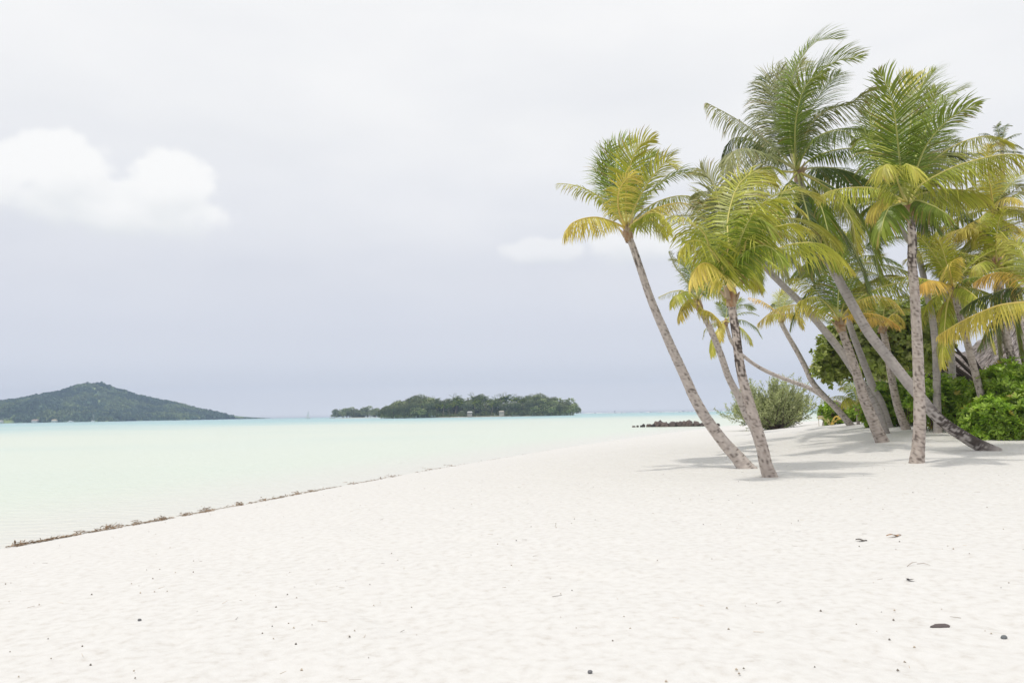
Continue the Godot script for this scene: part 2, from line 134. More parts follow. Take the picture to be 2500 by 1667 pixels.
			[1,0.5,[0.0,0.0,0.0,0.05,0.26,-0.43,0.1,0.52,-0.84,0.21,0.79,-1.21,0.3,1.07,-1.52,0.41,1.32,-1.75,0.61,1.54,-1.9,0.77,1.74,-1.94]],
			[1,0.4,[0.0,0.0,0.0,0.17,0.3,-0.43,0.34,0.61,-0.84,0.54,0.9,-1.21,0.74,1.19,-1.52,0.93,1.46,-1.75,1.19,1.6,-1.9,1.46,1.68,-1.94]],
			[5,0.9,[0.0,0.0,0.0,0.07,0.18,-0.43,0.12,0.36,-0.84,0.16,0.54,-1.21,0.19,0.71,-1.52,0.2,0.89,-1.75,0.19,1.01,-1.9,0.16,0.86,-1.94]],
			[3,1.0,[0.0,0.0,0.0,-0.23,0.19,-0.06,-0.45,0.39,-0.13,-0.66,0.6,-0.18,-0.9,0.78,-0.23,-1.16,0.94,-0.26,-1.45,1.03,-0.28,-1.75,1.1,-0.29]],
			[2,1.1,[0.0,0.0,0.0,0.07,0.01,0.43,0.15,-0.02,0.84,0.23,-0.1,1.21,0.33,-0.19,1.52,0.3,-0.43,1.75,0.3,-0.65,1.9,0.34,-0.87,1.94]],
			[0,1.1,[0.0,0.0,0.0,0.4,0.13,-0.08,0.81,0.21,-0.16,1.23,0.25,-0.23,1.63,0.25,-0.29,2.0,0.09,-0.33,2.35,-0.1,-0.36,2.66,-0.32,-0.37]],
			[1,1.0,[0.0,0.0,0.0,-0.28,0.02,0.43,-0.56,0.0,0.84,-0.83,-0.04,1.21,-1.08,-0.07,1.52,-1.27,-0.18,1.75,-1.41,-0.31,1.9,-1.51,-0.44,1.94]],
			[0,0.6,[0.0,0.0,0.0,0.25,0.29,-0.43,0.49,0.57,-0.84,0.8,0.8,-1.21,1.11,1.01,-1.52,1.4,1.21,-1.75,1.69,1.24,-1.9,1.96,1.19,-1.94]],
		]},
	"M": {"trunk": [[15.61,1.1,-33.93],[15.45,1.92,-34.0],[15.28,2.46,-34.08],[14.94,3.14,-34.17],[14.28,4.42,-34.35],[13.78,5.22,-34.46],[13.21,6.03,-34.57],[12.51,6.98,-34.7],[11.71,7.88,-34.82],[11.17,8.56,-34.91],[10.82,9.28,-35.0]], "r": [0.208,0.173,0.13], "crown": [10.7, 9.57, -35.0], "auto": 15, "len": 4.2, "dark": [0, 0], "bark": 2, "tone": 4,
		"fronds": [
		]},
	"N": {"trunk": [[17.2,1.26,-36.94],[16.9,2.47,-37.0],[16.64,3.09,-37.05],[16.43,3.8,-37.11],[16.17,4.69,-37.18],[15.9,5.62,-37.25],[15.74,6.3,-37.31],[15.58,6.95,-37.36],[15.55,7.98,-37.44],[15.54,8.77,-37.5]], "r": [0.207,0.17,0.122], "crown": [15.52, 9.0, -37.5], "auto": 13, "len": 4.2, "dark": [0, 0], "bark": 2, "tone": 0,
		"fronds": [
			[1,0.2,[0.0,0.0,0.0,0.24,0.31,-0.5,0.48,0.62,-0.98,0.7,0.93,-1.41,0.9,1.22,-1.77,1.06,1.51,-2.04,1.22,1.76,-2.21,1.32,1.99,-2.27]],
			[1,0.5,[0.0,0.0,0.0,0.29,0.33,-0.5,0.57,0.65,-0.98,0.9,0.94,-1.41,1.22,1.22,-1.77,1.5,1.47,-2.04,1.81,1.62,-2.21,2.07,1.74,-2.27]],
		]},
	"O": {"trunk": [[17.03,1.21,-35.0],[16.95,1.53,-35.0],[16.86,1.73,-35.0],[16.67,2.45,-35.0],[16.55,3.17,-35.0],[16.44,4.1,-35.0],[16.38,4.76,-35.0],[16.3,5.29,-35.0],[16.24,5.69,-35.0]], "r": [0.232,0.169,0.134], "crown": [16.28, 5.89, -35.0], "auto": 0, "len": 2.6, "dark": [0, 0], "bark": 1, "tone": 0,
		"fronds": [
			[2,1.3,[0.0,0.0,0.0,-0.02,0.14,0.31,-0.01,0.25,0.61,0.02,0.36,0.88,0.11,0.29,1.1,0.17,0.16,1.26,0.18,-0.03,1.37,0.23,-0.22,1.4]],
			[2,1.0,[0.0,0.0,0.0,0.09,0.17,-0.31,0.16,0.34,-0.61,0.19,0.49,-0.88,0.21,0.64,-1.1,0.18,0.77,-1.26,0.07,0.81,-1.37,-0.07,0.85,-1.4]],
			[3,1.3,[0.0,0.0,0.0,-0.25,0.11,0.31,-0.53,0.18,0.61,-0.81,0.23,0.88,-1.07,0.17,1.1,-1.31,0.09,1.26,-1.48,-0.05,1.37,-1.61,-0.19,1.4]],
			[1,0.6,[0.0,0.0,0.0,0.16,0.21,-0.31,0.3,0.41,-0.61,0.45,0.62,-0.88,0.59,0.82,-1.1,0.71,1.02,-1.26,0.87,1.17,-1.37,1.0,1.32,-1.4]],
			[1,0.8,[0.0,0.0,0.0,0.28,0.19,-0.31,0.56,0.38,-0.61,0.85,0.54,-0.88,1.12,0.7,-1.1,1.38,0.82,-1.26,1.64,0.86,-1.37,1.87,0.89,-1.4]],
			[2,1.2,[0.0,0.0,0.0,-0.04,0.06,0.31,-0.06,0.08,0.61,-0.06,0.08,0.88,-0.04,0.06,1.1,-0.02,-0.04,1.26,0.03,-0.13,1.37,0.11,-0.22,1.4]],
		]},
	"Q": {"trunk": [[17.23,1.13,-32.85],[17.38,3.03,-33.0],[17.44,3.47,-33.06],[17.55,4.6,-33.21],[17.59,5.88,-33.38],[17.52,6.79,-33.5],[17.43,7.98,-33.65],[17.29,8.85,-33.76],[16.95,9.5,-33.84],[16.52,10.34,-33.94],[16.28,10.84,-34.0]], "r": [0.193,0.151,0.109], "crown": [16.16, 11.13, -34.0], "auto": 15, "len": 4.6, "dark": [0, 0], "bark": 2, "tone": 0,
		"fronds": [
		]},
	"S": {"trunk": [[19.06,1.26,-34.94],[19.13,3.0,-35.0],[19.19,4.06,-35.07],[19.24,5.39,-35.15],[19.22,6.88,-35.24],[19.09,8.25,-35.32],[18.81,9.29,-35.38],[18.48,10.06,-35.43],[18.25,10.87,-35.47],[18.07,11.35,-35.5]], "r": [0.205,0.152,0.107], "crown": [18.02, 11.73, -35.5], "auto": 12, "len": 4.4, "dark": [0, 0], "bark": 2, "tone": 5,
		"fronds": [
		]},
	"G": {"trunk": [[18.34,1.03,-31.0],[18.18,2.09,-31.0],[18.05,2.58,-31.0],[17.91,3.25,-31.0],[17.74,4.1,-31.0],[17.57,4.99,-31.0],[17.39,5.85,-31.0],[17.28,6.5,-31.0]], "r": [0.174,0.142,0.118], "crown": [17.2, 6.9, -31.0], "auto": 8, "len": 3.8, "dark": [0, 0], "bark": 1, "tone": 1,
		"fronds": [
			[1,0.4,[0.0,0.0,0.0,-0.34,0.19,0.46,-0.62,0.38,0.89,-0.86,0.58,1.28,-1.08,0.78,1.6,-1.27,0.99,1.85,-1.42,1.21,2.0,-1.54,1.44,2.05]],
			[0,0.2,[0.0,0.0,0.0,0.24,0.39,-0.46,0.49,0.79,-0.89,0.73,1.19,-1.28,0.95,1.59,-1.6,1.13,1.97,-1.85,1.28,2.34,-2.0,1.37,2.7,-2.05]],
			[0,0.6,[0.0,0.0,0.0,0.13,0.36,-0.46,0.24,0.73,-0.89,0.32,1.11,-1.28,0.36,1.47,-1.6,0.34,1.82,-1.85,0.23,2.12,-2.0,-0.07,2.23,-2.05]],
			[3,1.2,[0.0,0.0,0.0,-0.42,0.02,0.46,-0.83,0.04,0.89,-1.21,0.04,1.28,-1.56,0.02,1.6,-1.88,-0.01,1.85,-2.13,-0.1,2.0,-2.32,-0.19,2.05]],
			[1,0.8,[0.0,0.0,0.0,0.36,0.26,-0.46,0.73,0.52,-0.89,1.11,0.76,-1.28,1.48,0.95,-1.6,1.84,1.05,-1.85,2.13,1.03,-2.0,2.36,0.92,-2.05]],
			[0,1.1,[0.0,0.0,0.0,-0.06,0.05,0.46,-0.12,0.11,0.89,-0.14,0.14,1.28,-0.12,0.12,1.6,-0.05,0.1,1.85,0.06,0.04,2.0,0.24,-0.0,2.05]],
			[1,0.7,[0.0,0.0,0.0,0.33,0.44,-0.46,0.69,0.86,-0.89,1.08,1.28,-1.28,1.49,1.66,-1.6,1.89,2.01,-1.85,2.28,2.3,-2.0,2.68,2.45,-2.05]],
			[1,1.3,[0.0,0.0,0.0,-0.38,-0.46,0.37,-0.7,-0.92,0.73,-0.94,-1.37,1.04,-1.15,-1.81,1.31,-1.32,-2.24,1.51,-1.44,-2.66,1.63,-1.51,-3.07,1.67]],
			[1,1.3,[0.0,0.0,0.0,0.03,-0.39,0.38,0.15,-0.69,0.74,0.2,-1.06,1.06,0.26,-1.43,1.33,0.29,-1.82,1.53,0.35,-2.21,1.66,0.41,-2.6,1.7]],
			[0,0.7,[0.0,0.0,0.0,0.18,0.28,-0.46,0.35,0.55,-0.89,0.42,0.78,-1.28,0.44,1.01,-1.6,0.4,1.19,-1.85,0.28,1.3,-2.0,0.09,1.22,-2.05]],
			[2,1.0,[0.0,0.0,0.0,-0.27,0.13,0.46,-0.53,0.27,0.89,-0.77,0.4,1.28,-0.95,0.54,1.6,-1.0,0.67,1.85,-0.93,0.75,2.0,-0.77,0.8,2.05]],
			[2,0.9,[0.0,0.0,0.0,0.35,0.27,-0.46,0.69,0.53,-0.89,1.03,0.79,-1.28,1.33,1.03,-1.6,1.63,1.24,-1.85,1.91,1.36,-2.0,2.17,1.37,-2.05]],
			[1,0.5,[0.0,0.0,0.0,0.19,0.39,-0.46,0.37,0.8,-0.89,0.54,1.2,-1.28,0.68,1.61,-1.6,0.75,2.0,-1.85,0.78,2.38,-2.0,0.78,2.74,-2.05]],
		]},
	"R": {"trunk": [[20.55,1.11,-32.0],[20.36,2.53,-32.0],[20.22,3.14,-32.0],[20.07,3.56,-32.0],[19.85,4.47,-32.0],[19.7,5.57,-32.0],[19.65,6.85,-32.0],[19.6,7.78,-32.0]], "r": [0.212,0.163,0.139], "crown": [19.59, 7.85, -32.0], "auto": 9, "len": 3.8, "dark": [0.2, 0.55], "bark": 1, "tone": 1,
		"fronds": [
			[1,1.1,[0.0,0.0,0.0,-0.29,0.25,0.08,-0.65,0.38,0.15,-1.04,0.43,0.21,-1.43,0.41,0.27,-1.81,0.34,0.31,-2.15,0.16,0.33,-2.32,-0.17,0.34]],
			[4,0.3,[0.0,0.0,0.0,0.29,0.33,-0.46,0.61,0.66,-0.89,0.97,0.97,-1.28,1.4,1.15,-1.6,1.81,1.27,-1.85,2.17,1.27,-2.0,2.46,1.26,-2.05]],
			[1,0.9,[0.0,0.0,0.0,-0.17,0.07,0.46,-0.32,0.15,0.89,-0.41,0.17,1.28,-0.46,0.2,1.6,-0.45,0.16,1.85,-0.37,0.11,2.0,-0.24,0.07,2.05]],
			[1,0.8,[0.0,0.0,0.0,0.2,0.43,-0.46,0.38,0.85,-0.89,0.48,1.26,-1.28,0.42,1.57,-1.6,0.25,1.53,-1.85,0.04,1.33,-2.0,-0.22,1.07,-2.05]],
			[2,1.1,[0.0,0.0,0.0,-0.08,0.55,0.0,-0.24,1.07,0.0,-0.58,1.47,0.0,-1.08,1.61,0.0,-1.62,1.49,0.0,-2.11,1.21,0.0,-2.47,0.77,0.0]],
			[1,0.6,[0.0,0.0,0.0,0.37,0.39,-0.46,0.74,0.79,-0.89,1.09,1.18,-1.28,1.4,1.57,-1.6,1.75,1.9,-1.85,2.07,2.18,-2.0,2.43,2.31,-2.05]],
			[3,1.2,[0.0,0.0,0.0,-0.12,-0.08,0.46,-0.23,-0.2,0.89,-0.34,-0.35,1.28,-0.41,-0.48,1.6,-0.43,-0.6,1.85,-0.4,-0.7,2.0,-0.3,-0.78,2.05]],
			[3,1.4,[0.0,0.0,0.0,-0.15,-0.02,-0.04,-0.29,-0.08,-0.07,-0.43,-0.16,-0.1,-0.58,-0.21,-0.13,-0.74,-0.25,-0.15,-0.86,-0.37,-0.16,-0.98,-0.5,-0.16]],
			[0,0.7,[0.0,0.0,0.0,0.22,0.32,-0.46,0.41,0.63,-0.89,0.5,0.91,-1.28,0.52,1.14,-1.6,0.42,1.24,-1.85,0.27,1.2,-2.0,0.05,1.11,-2.05]],
			[0,0.4,[0.0,0.0,0.0,0.31,0.31,-0.46,0.61,0.62,-0.89,0.88,0.93,-1.28,1.11,1.24,-1.6,1.29,1.53,-1.85,1.49,1.78,-2.0,1.64,2.01,-2.05]],
			[1,1.1,[0.0,0.0,0.0,-0.41,0.03,0.46,-0.81,0.03,0.89,-1.2,0.02,1.28,-1.55,-0.09,1.6,-1.85,-0.2,1.85,-2.06,-0.34,2.0,-2.2,-0.48,2.05]],
			[1,1.3,[0.0,0.0,0.0,-0.11,-0.22,0.46,-0.21,-0.43,0.89,-0.28,-0.63,1.28,-0.36,-0.84,1.6,-0.47,-1.09,1.85,-0.51,-1.32,2.0,-0.49,-1.53,2.05]],
			[4,1.4,[0.0,0.0,0.0,-0.12,-0.57,0.0,-0.19,-1.14,0.0,-0.22,-1.71,0.0,-0.21,-2.28,0.0,-0.2,-2.85,0.0,-0.19,-3.41,0.0,-0.19,-3.97,0.0]],
			[0,1.4,[0.0,0.0,0.0,0.27,-0.52,0.0,0.41,-1.09,0.0,0.54,-1.66,0.0,0.58,-2.25,0.0,0.61,-2.83,0.0,0.66,-3.41,0.0,0.74,-3.99,0.0]],
			[0,1.2,[0.0,0.0,0.0,0.1,0.24,-0.46,0.13,0.3,-0.89,0.11,0.31,-1.28,0.06,0.3,-1.6,-0.05,0.27,-1.85,-0.18,0.15,-2.0,-0.36,-0.0,-2.05]],
		]},
	"U": {"trunk": [[21.7,1.21,-33.42],[21.59,3.12,-33.5],[21.37,5.54,-33.67],[21.27,8.38,-33.88],[21.12,10.18,-34.0]], "r": [0.188,0.145,0.119], "crown": [20.88, 10.67, -34.0], "auto": 11, "len": 3.3, "dark": [0, 0], "bark": 1, "tone": 1,
		"fronds": [
			[1,1.0,[0.0,0.0,0.0,-0.35,0.1,0.07,-0.7,0.2,0.14,-1.06,0.22,0.19,-1.42,0.15,0.24,-1.75,0.01,0.28,-2.04,-0.19,0.3,-2.28,-0.45,0.31]],
			[1,1.0,[0.0,0.0,0.0,0.02,0.01,-0.4,0.04,-0.01,-0.77,0.02,-0.06,-1.11,-0.03,-0.1,-1.39,-0.13,-0.15,-1.61,-0.24,-0.28,-1.74,-0.41,-0.44,-1.78]],
			[0,0.3,[0.0,0.0,0.0,0.24,0.34,-0.4,0.47,0.68,-0.77,0.67,1.02,-1.11,0.82,1.34,-1.39,0.96,1.65,-1.61,1.09,1.94,-1.74,1.16,2.21,-1.78]],
			[1,0.6,[0.0,0.0,0.0,0.18,0.33,-0.4,0.34,0.66,-0.77,0.46,0.99,-1.11,0.55,1.29,-1.39,0.46,1.47,-1.61,0.3,1.5,-1.74,0.08,1.44,-1.78]],
			[4,0.5,[0.0,0.0,0.0,-0.12,0.1,0.4,-0.21,0.2,0.77,-0.25,0.27,1.11,-0.24,0.31,1.39,-0.17,0.35,1.61,-0.04,0.28,1.74,0.13,0.21,1.78]],
			[4,0.4,[0.0,0.0,0.0,0.36,0.37,-0.4,0.72,0.74,-0.77,1.05,1.11,-1.11,1.43,1.4,-1.39,1.82,1.59,-1.61,2.18,1.51,-1.74,2.48,1.4,-1.78]],
			[1,1.0,[0.0,0.0,0.0,-0.07,-0.13,0.4,-0.13,-0.22,0.77,-0.17,-0.27,1.11,-0.17,-0.32,1.39,-0.14,-0.39,1.61,-0.05,-0.43,1.74,0.08,-0.46,1.78]],
			[2,1.2,[0.0,0.0,0.0,-0.46,-0.3,0.4,-0.95,-0.52,0.77,-1.41,-0.71,1.11,-1.85,-0.87,1.39,-2.22,-1.06,1.61,-2.52,-1.25,1.74,-2.72,-1.48,1.78]],
			[0,0.7,[0.0,0.0,0.0,0.13,0.18,-0.4,0.25,0.37,-0.77,0.34,0.54,-1.11,0.39,0.69,-1.39,0.39,0.81,-1.61,0.32,0.83,-1.74,0.2,0.82,-1.78]],
			[1,0.9,[0.0,0.0,0.0,-0.15,-0.23,0.4,-0.51,-0.46,0.77,-0.86,-0.63,1.11,-1.21,-0.73,1.39,-1.49,-0.86,1.61,-1.7,-1.0,1.74,-1.87,-1.13,1.78]],
			[0,0.4,[0.0,0.0,0.0,0.3,0.32,-0.4,0.59,0.63,-0.77,0.84,0.94,-1.11,1.06,1.25,-1.39,1.28,1.52,-1.61,1.47,1.77,-1.74,1.61,1.99,-1.78]],
			[2,1.2,[0.0,0.0,0.0,-0.13,-0.3,0.4,-0.21,-0.56,0.77,-0.26,-0.79,1.11,-0.22,-0.93,1.39,-0.16,-1.08,1.61,-0.1,-1.27,1.74,0.01,-1.45,1.78]],
		]},
	"T": {"trunk": [[16.39,0.71,-24.0],[16.38,2.02,-24.0],[16.36,3.36,-24.0],[16.27,4.59,-24.0],[16.21,5.28,-24.0]], "r": [0.159,0.122,0.11], "crown": [16.18, 5.49, -24.0], "auto": 0, "len": 4.2, "dark": [0, 0], "bark": 1, "tone": 1,
		"fronds": [
			[2,1.4,[0.0,0.0,0.0,-0.58,-0.1,0.11,-1.15,-0.15,0.21,-1.71,-0.23,0.3,-2.24,-0.41,0.38,-2.74,-0.62,0.43,-3.22,-0.86,0.47,-3.66,-1.12,0.48]],
			[5,1.2,[0.0,0.0,0.0,-0.02,0.28,-0.49,-0.12,0.46,-0.96,-0.27,0.54,-1.38,-0.48,0.46,-1.73,-0.76,0.37,-1.99,-1.07,0.22,-2.15,-1.41,-0.05,-2.21]],
			[1,0.6,[0.0,0.0,0.0,0.22,0.31,-0.5,0.42,0.62,-0.98,0.58,0.94,-1.41,0.69,1.25,-1.77,0.71,1.53,-2.04,0.59,1.74,-2.21,0.41,1.93,-2.27]],
			[3,1.2,[0.0,0.0,0.0,0.05,0.28,-0.5,0.06,0.56,-0.98,0.03,0.84,-1.41,-0.07,1.07,-1.77,-0.3,1.14,-2.04,-0.57,1.06,-2.21,-0.89,0.86,-2.27]],
			[1,0.7,[0.0,0.0,0.0,0.13,0.35,-0.5,0.26,0.73,-0.98,0.41,1.14,-1.41,0.52,1.56,-1.77,0.56,1.97,-2.04,0.35,2.19,-2.21,0.03,2.35,-2.27]],
			[5,1.3,[0.0,0.0,0.0,-0.08,0.05,-0.5,-0.19,0.05,-0.97,-0.33,-0.01,-1.4,-0.43,-0.27,-1.75,-0.6,-0.55,-2.02,-0.72,-0.92,-2.19,-0.92,-1.31,-2.24]],
		]},
	"V": {"trunk": [[33.68,1.48,-55.0],[33.8,3.96,-55.0],[34.32,10.45,-55.0],[34.45,16.21,-55.0],[34.6,20.01,-55.0]], "r": [0.196,0.154,0.126], "crown": [34.62, 20.75, -55.0], "auto": 0, "len": 4.2, "dark": [0, 0], "bark": 2, "tone": 5,
		"fronds": [
			[5,0.6,[0.0,0.0,0.0,-0.1,0.2,0.05,-0.2,0.4,0.09,-0.28,0.61,0.13,-0.34,0.82,0.16,-0.41,1.03,0.19,-0.3,1.21,0.2,-0.14,1.37,0.21]],
			[5,0.6,[0.0,0.0,0.0,0.11,0.24,-0.05,0.21,0.47,-0.09,0.31,0.71,-0.13,0.38,0.95,-0.16,0.45,1.18,-0.19,0.66,1.2,-0.2,0.88,1.17,-0.21]],
			[5,0.9,[0.0,0.0,0.0,0.16,0.09,0.04,0.33,0.19,0.09,0.5,0.27,0.12,0.68,0.35,0.15,0.86,0.43,0.18,1.06,0.46,0.19,1.27,0.5,0.2]],
			[5,1.0,[0.0,0.0,0.0,0.25,-0.06,-0.05,0.5,-0.11,-0.09,0.75,-0.15,-0.13,1.0,-0.18,-0.17,1.23,-0.24,-0.19,1.43,-0.36,-0.21,1.62,-0.49,-0.21]],
			[5,1.0,[0.0,0.0,0.0,-0.26,0.09,0.05,-0.51,0.18,0.1,-0.74,0.31,0.15,-0.96,0.45,0.18,-1.2,0.53,0.21,-1.46,0.51,0.23,-1.72,0.49,0.23]],
			[5,1.0,[0.0,0.0,0.0,0.15,0.05,-0.5,0.26,0.17,-0.98,0.33,0.32,-1.41,0.38,0.38,-1.77,0.42,0.3,-2.04,0.4,0.18,-2.21,0.31,0.02,-2.27]],
		]},
	"Y": {"trunk": [[19.21,1.26,-45.0],[19.21,1.84,-45.0],[19.2,2.06,-45.0],[19.2,2.23,-45.0]], "r": [0.103,0.092,0.08], "crown": [19.21, 2.3, -45.0], "auto": 0, "len": 3.6, "dark": [0, 0], "bark": 1, "tone": 0,
		"fronds": [
			[1,1.1,[0.0,0.0,0.0,-0.14,0.23,0.06,-0.34,0.43,0.11,-0.58,0.56,0.16,-0.84,0.66,0.2,-1.12,0.68,0.23,-1.39,0.64,0.25,-1.65,0.56,0.25]],
			[1,0.7,[0.0,0.0,0.0,0.19,0.27,-0.43,0.35,0.55,-0.84,0.43,0.82,-1.21,0.47,1.08,-1.52,0.33,1.23,-1.75,0.13,1.23,-1.9,-0.13,1.14,-1.94]],
			[0,0.8,[0.0,0.0,0.0,0.18,0.35,-0.42,0.33,0.7,-0.83,0.4,1.05,-1.19,0.43,1.39,-1.49,0.3,1.68,-1.72,0.03,1.72,-1.86,-0.15,1.42,-1.91]],
			[1,0.4,[0.0,0.0,0.0,0.08,0.29,-0.06,0.16,0.58,-0.12,0.18,0.87,-0.17,0.2,1.16,-0.22,0.15,1.44,-0.25,0.07,1.72,-0.27,-0.13,1.91,-0.28]],
			[0,0.5,[0.0,0.0,0.0,0.26,0.19,-0.43,0.5,0.38,-0.84,0.71,0.59,-1.21,0.89,0.8,-1.52,1.04,1.0,-1.75,1.14,1.21,-1.9,1.19,1.42,-1.94]],
			[1,1.0,[0.0,0.0,0.0,-0.25,0.18,0.43,-0.53,0.34,0.84,-0.81,0.47,1.21,-1.08,0.57,1.52,-1.34,0.47,1.75,-1.49,0.31,1.9,-1.57,0.13,1.94]],
			[1,0.9,[0.0,0.0,0.0,-0.13,0.1,0.43,-0.25,0.2,0.84,-0.34,0.29,1.21,-0.4,0.38,1.52,-0.42,0.41,1.75,-0.39,0.35,1.9,-0.32,0.29,1.94]],
		]},
	"Z": {"trunk": [[21.62,1.38,-47.0],[21.79,2.89,-47.0],[21.82,3.09,-47.0],[21.86,3.24,-47.0]], "r": [0.108,0.096,0.084], "crown": [21.86, 3.32, -47.0], "auto": 0, "len": 3.2, "dark": [0, 0], "bark": 1, "tone": 0,
		"fronds": [
			[0,0.9,[0.0,0.0,0.0,0.11,0.2,-0.38,0.21,0.4,-0.75,0.26,0.58,-1.08,0.25,0.74,-1.35,0.2,0.9,-1.56,0.05,0.93,-1.68,-0.13,0.97,-1.73]],
			[5,0.8,[0.0,0.0,0.0,0.18,0.23,-0.38,0.34,0.47,-0.75,0.49,0.71,-1.08,0.57,0.94,-1.35,0.61,1.17,-1.56,0.51,1.31,-1.68,0.31,1.38,-1.73]],
			[4,1.2,[0.0,0.0,0.0,-0.09,0.15,0.03,-0.17,0.29,0.07,-0.28,0.42,0.1,-0.42,0.51,0.12,-0.57,0.57,0.14,-0.73,0.53,0.15,-0.9,0.49,0.16]],
			[3,1.1,[0.0,0.0,0.0,-0.24,0.1,0.38,-0.48,0.2,0.75,-0.73,0.26,1.08,-0.97,0.32,1.35,-1.16,0.27,1.56,-1.31,0.18,1.68,-1.43,0.09,1.73]],
			[0,0.8,[0.0,0.0,0.0,0.21,0.21,-0.38,0.41,0.43,-0.75,0.6,0.65,-1.08,0.78,0.86,-1.35,0.93,1.08,-1.56,1.13,1.21,-1.68,1.35,1.31,-1.73]],
			[2,1.0,[0.0,0.0,0.0,-0.23,0.1,0.38,-0.46,0.19,0.75,-0.68,0.27,1.08,-0.87,0.36,1.35,-1.06,0.36,1.56,-1.23,0.32,1.68,-1.37,0.29,1.73]],
		]},
}
const SHORE := [[-30.0,40.0],[-18.0,4.0],[-10.0,-12.08],[-9.38,-14.9],[-8.1,-18.68],[-6.11,-25.53],[-3.38,-34.34],[4.05,-55.06],[13.71,-78.29],[23.78,-100.74],[60.0,-145.0],[140.0,-190.0],[400.0,-260.0]]
const BLOBS := {
	"tree": [[17.39,5.51,-43.13,0.88],[16.95,4.66,-43.54,0.58],[16.41,5.21,-42.46,0.3],[17.06,4.08,-43.03,0.44],[18.78,6.01,-44.02,1.03],[18.44,4.89,-44.03,0.94],[18.94,6.48,-42.03,1.11],[18.95,5.09,-42.24,1.12],[20.04,6.76,-41.83,1.11],[20.66,5.32,-42.85,1.2],[21.39,6.41,-41.78,1.06],[21.91,5.15,-42.89,0.96],[23.06,5.88,-43.39,0.75],[18.49,6.96,-42.42,0.86],[19.9,4.39,-43.46,0.55],[21.45,4.46,-43.24,0.55],[22.17,7.04,-41.76,0.85],[23.72,7.85,-43.15,0.88],[17.58,6.64,-42.37,0.47],[17.07,6.26,-42.78,0.35]],
	"b1": [[16.89,2.13,-38.06,0.54],[16.93,2.87,-37.56,0.61],[17.31,2.04,-38.07,0.7],[17.96,2.47,-37.76,0.81],[18.66,2.13,-37.74,0.81],[18.2,3.08,-37.16,0.61],[16.81,1.74,-38.07,0.35]],
	"b2": [[17.34,2.72,-33.72,0.65],[18.29,2.82,-34.37,0.7],[18.7,2.73,-33.71,0.72],[19.69,2.4,-34.42,0.67],[17.7,2.1,-33.99,0.62],[18.62,2.05,-34.11,0.63],[19.4,2.04,-34.27,0.56]],
	"b3": [[17.26,1.73,-30.11,0.46],[17.62,2.0,-29.67,0.63],[18.6,1.86,-30.06,0.73],[17.75,1.55,-29.43,0.45],[18.92,1.91,-29.49,0.83],[16.84,1.38,-29.88,0.23],[17.29,1.35,-29.82,0.26],[17.69,1.37,-29.74,0.24]],
	"b4": [[18.5,3.21,-31.0,0.51],[19.33,3.33,-31.5,0.61],[19.58,2.89,-31.26,0.67],[20.37,3.23,-31.46,0.8],[18.52,2.75,-31.63,0.52],[18.92,2.58,-31.33,0.64]],
	"b5": [[20.29,2.0,-52.45,0.48],[20.86,1.89,-52.56,0.59],[21.45,1.88,-52.44,0.59],[22.02,1.82,-52.04,0.53],[20.38,2.37,-51.68,0.34],[22.08,2.13,-51.41,0.58],[20.27,1.58,-51.92,0.32],[20.94,1.52,-51.88,0.32],[21.68,1.51,-52.03,0.32]],
}

# leaf pigments, linear: [near the crown, towards the tip]
const TONES := [
	[Color(.105, .175, .020), Color(.25, .30, .045)],
	[Color(.28, .345, .042), Color(.53, .49, .095)],
	[Color(.52, .47, .09), Color(.70, .57, .15)],
	[Color(.64, .47, .085), Color(.74, .50, .15)],
	[Color(.155, .195, .07), Color(.35, .35, .16)],
	[Color(.055, .095, .022), Color(.13, .17, .045)],
]
const WIND := Vector3(.42, .04, -.12)

var taken := {}
var lv := PackedVector3Array()
var lc := PackedColorArray()
var ln := PackedVector3Array()
var li := PackedInt32Array()
var M := {}
var rng := RandomNumberGenerator.new()
var grit := FastNoiseLite.new()
var fine := FastNoiseLite.new()


# ---------------------------------------------------------------- helpers
func numbered(called: String) -> String:
	var n: int = taken.get(called, 0)
	taken[called] = n + 1
	return called if n == 0 else "%s_%03d" % [called, n]


func tag(o: Node, label: String, category := "", group := "", kind := "") -> void:
	if label: o.set_meta("label", label)
	if category: o.set_meta("category", category)
	if group: o.set_meta("group", group)
	if kind: o.set_meta("kind", kind)


func thing(called: String, at: Vector3, label: String, category: String, group := "") -> Node3D:
	var o := Node3D.new()
	o.name = numbered(called)
	add_child(o)
	o.position = at
	tag(o, label, category, group)
	return o


func begin() -> void:
	lv = PackedVector3Array()
	lc = PackedColorArray()
	ln = PackedVector3Array()
	li = PackedInt32Array()


func finish(called: String, m: Material, parent: Node) -> MeshInstance3D:
	var a := []
	a.resize(Mesh.ARRAY_MAX)
	a[Mesh.ARRAY_VERTEX] = lv
	if lc.size() == lv.size(): a[Mesh.ARRAY_COLOR] = lc
	if ln.size() == lv.size(): a[Mesh.ARRAY_NORMAL] = ln
	a[Mesh.ARRAY_INDEX] = li
	var am := ArrayMesh.new()
	am.add_surface_from_arrays(Mesh.PRIMITIVE_TRIANGLES, a)
	am.surface_set_material(0, m)
	var o := MeshInstance3D.new()
	o.mesh = am
	o.name = called if parent != self else numbered(called)
	parent.add_child(o, true)
	return o


func quad(a: int, b: int, c: int, d: int) -> void:
	li.append_array([a, b, c, a, c, d])


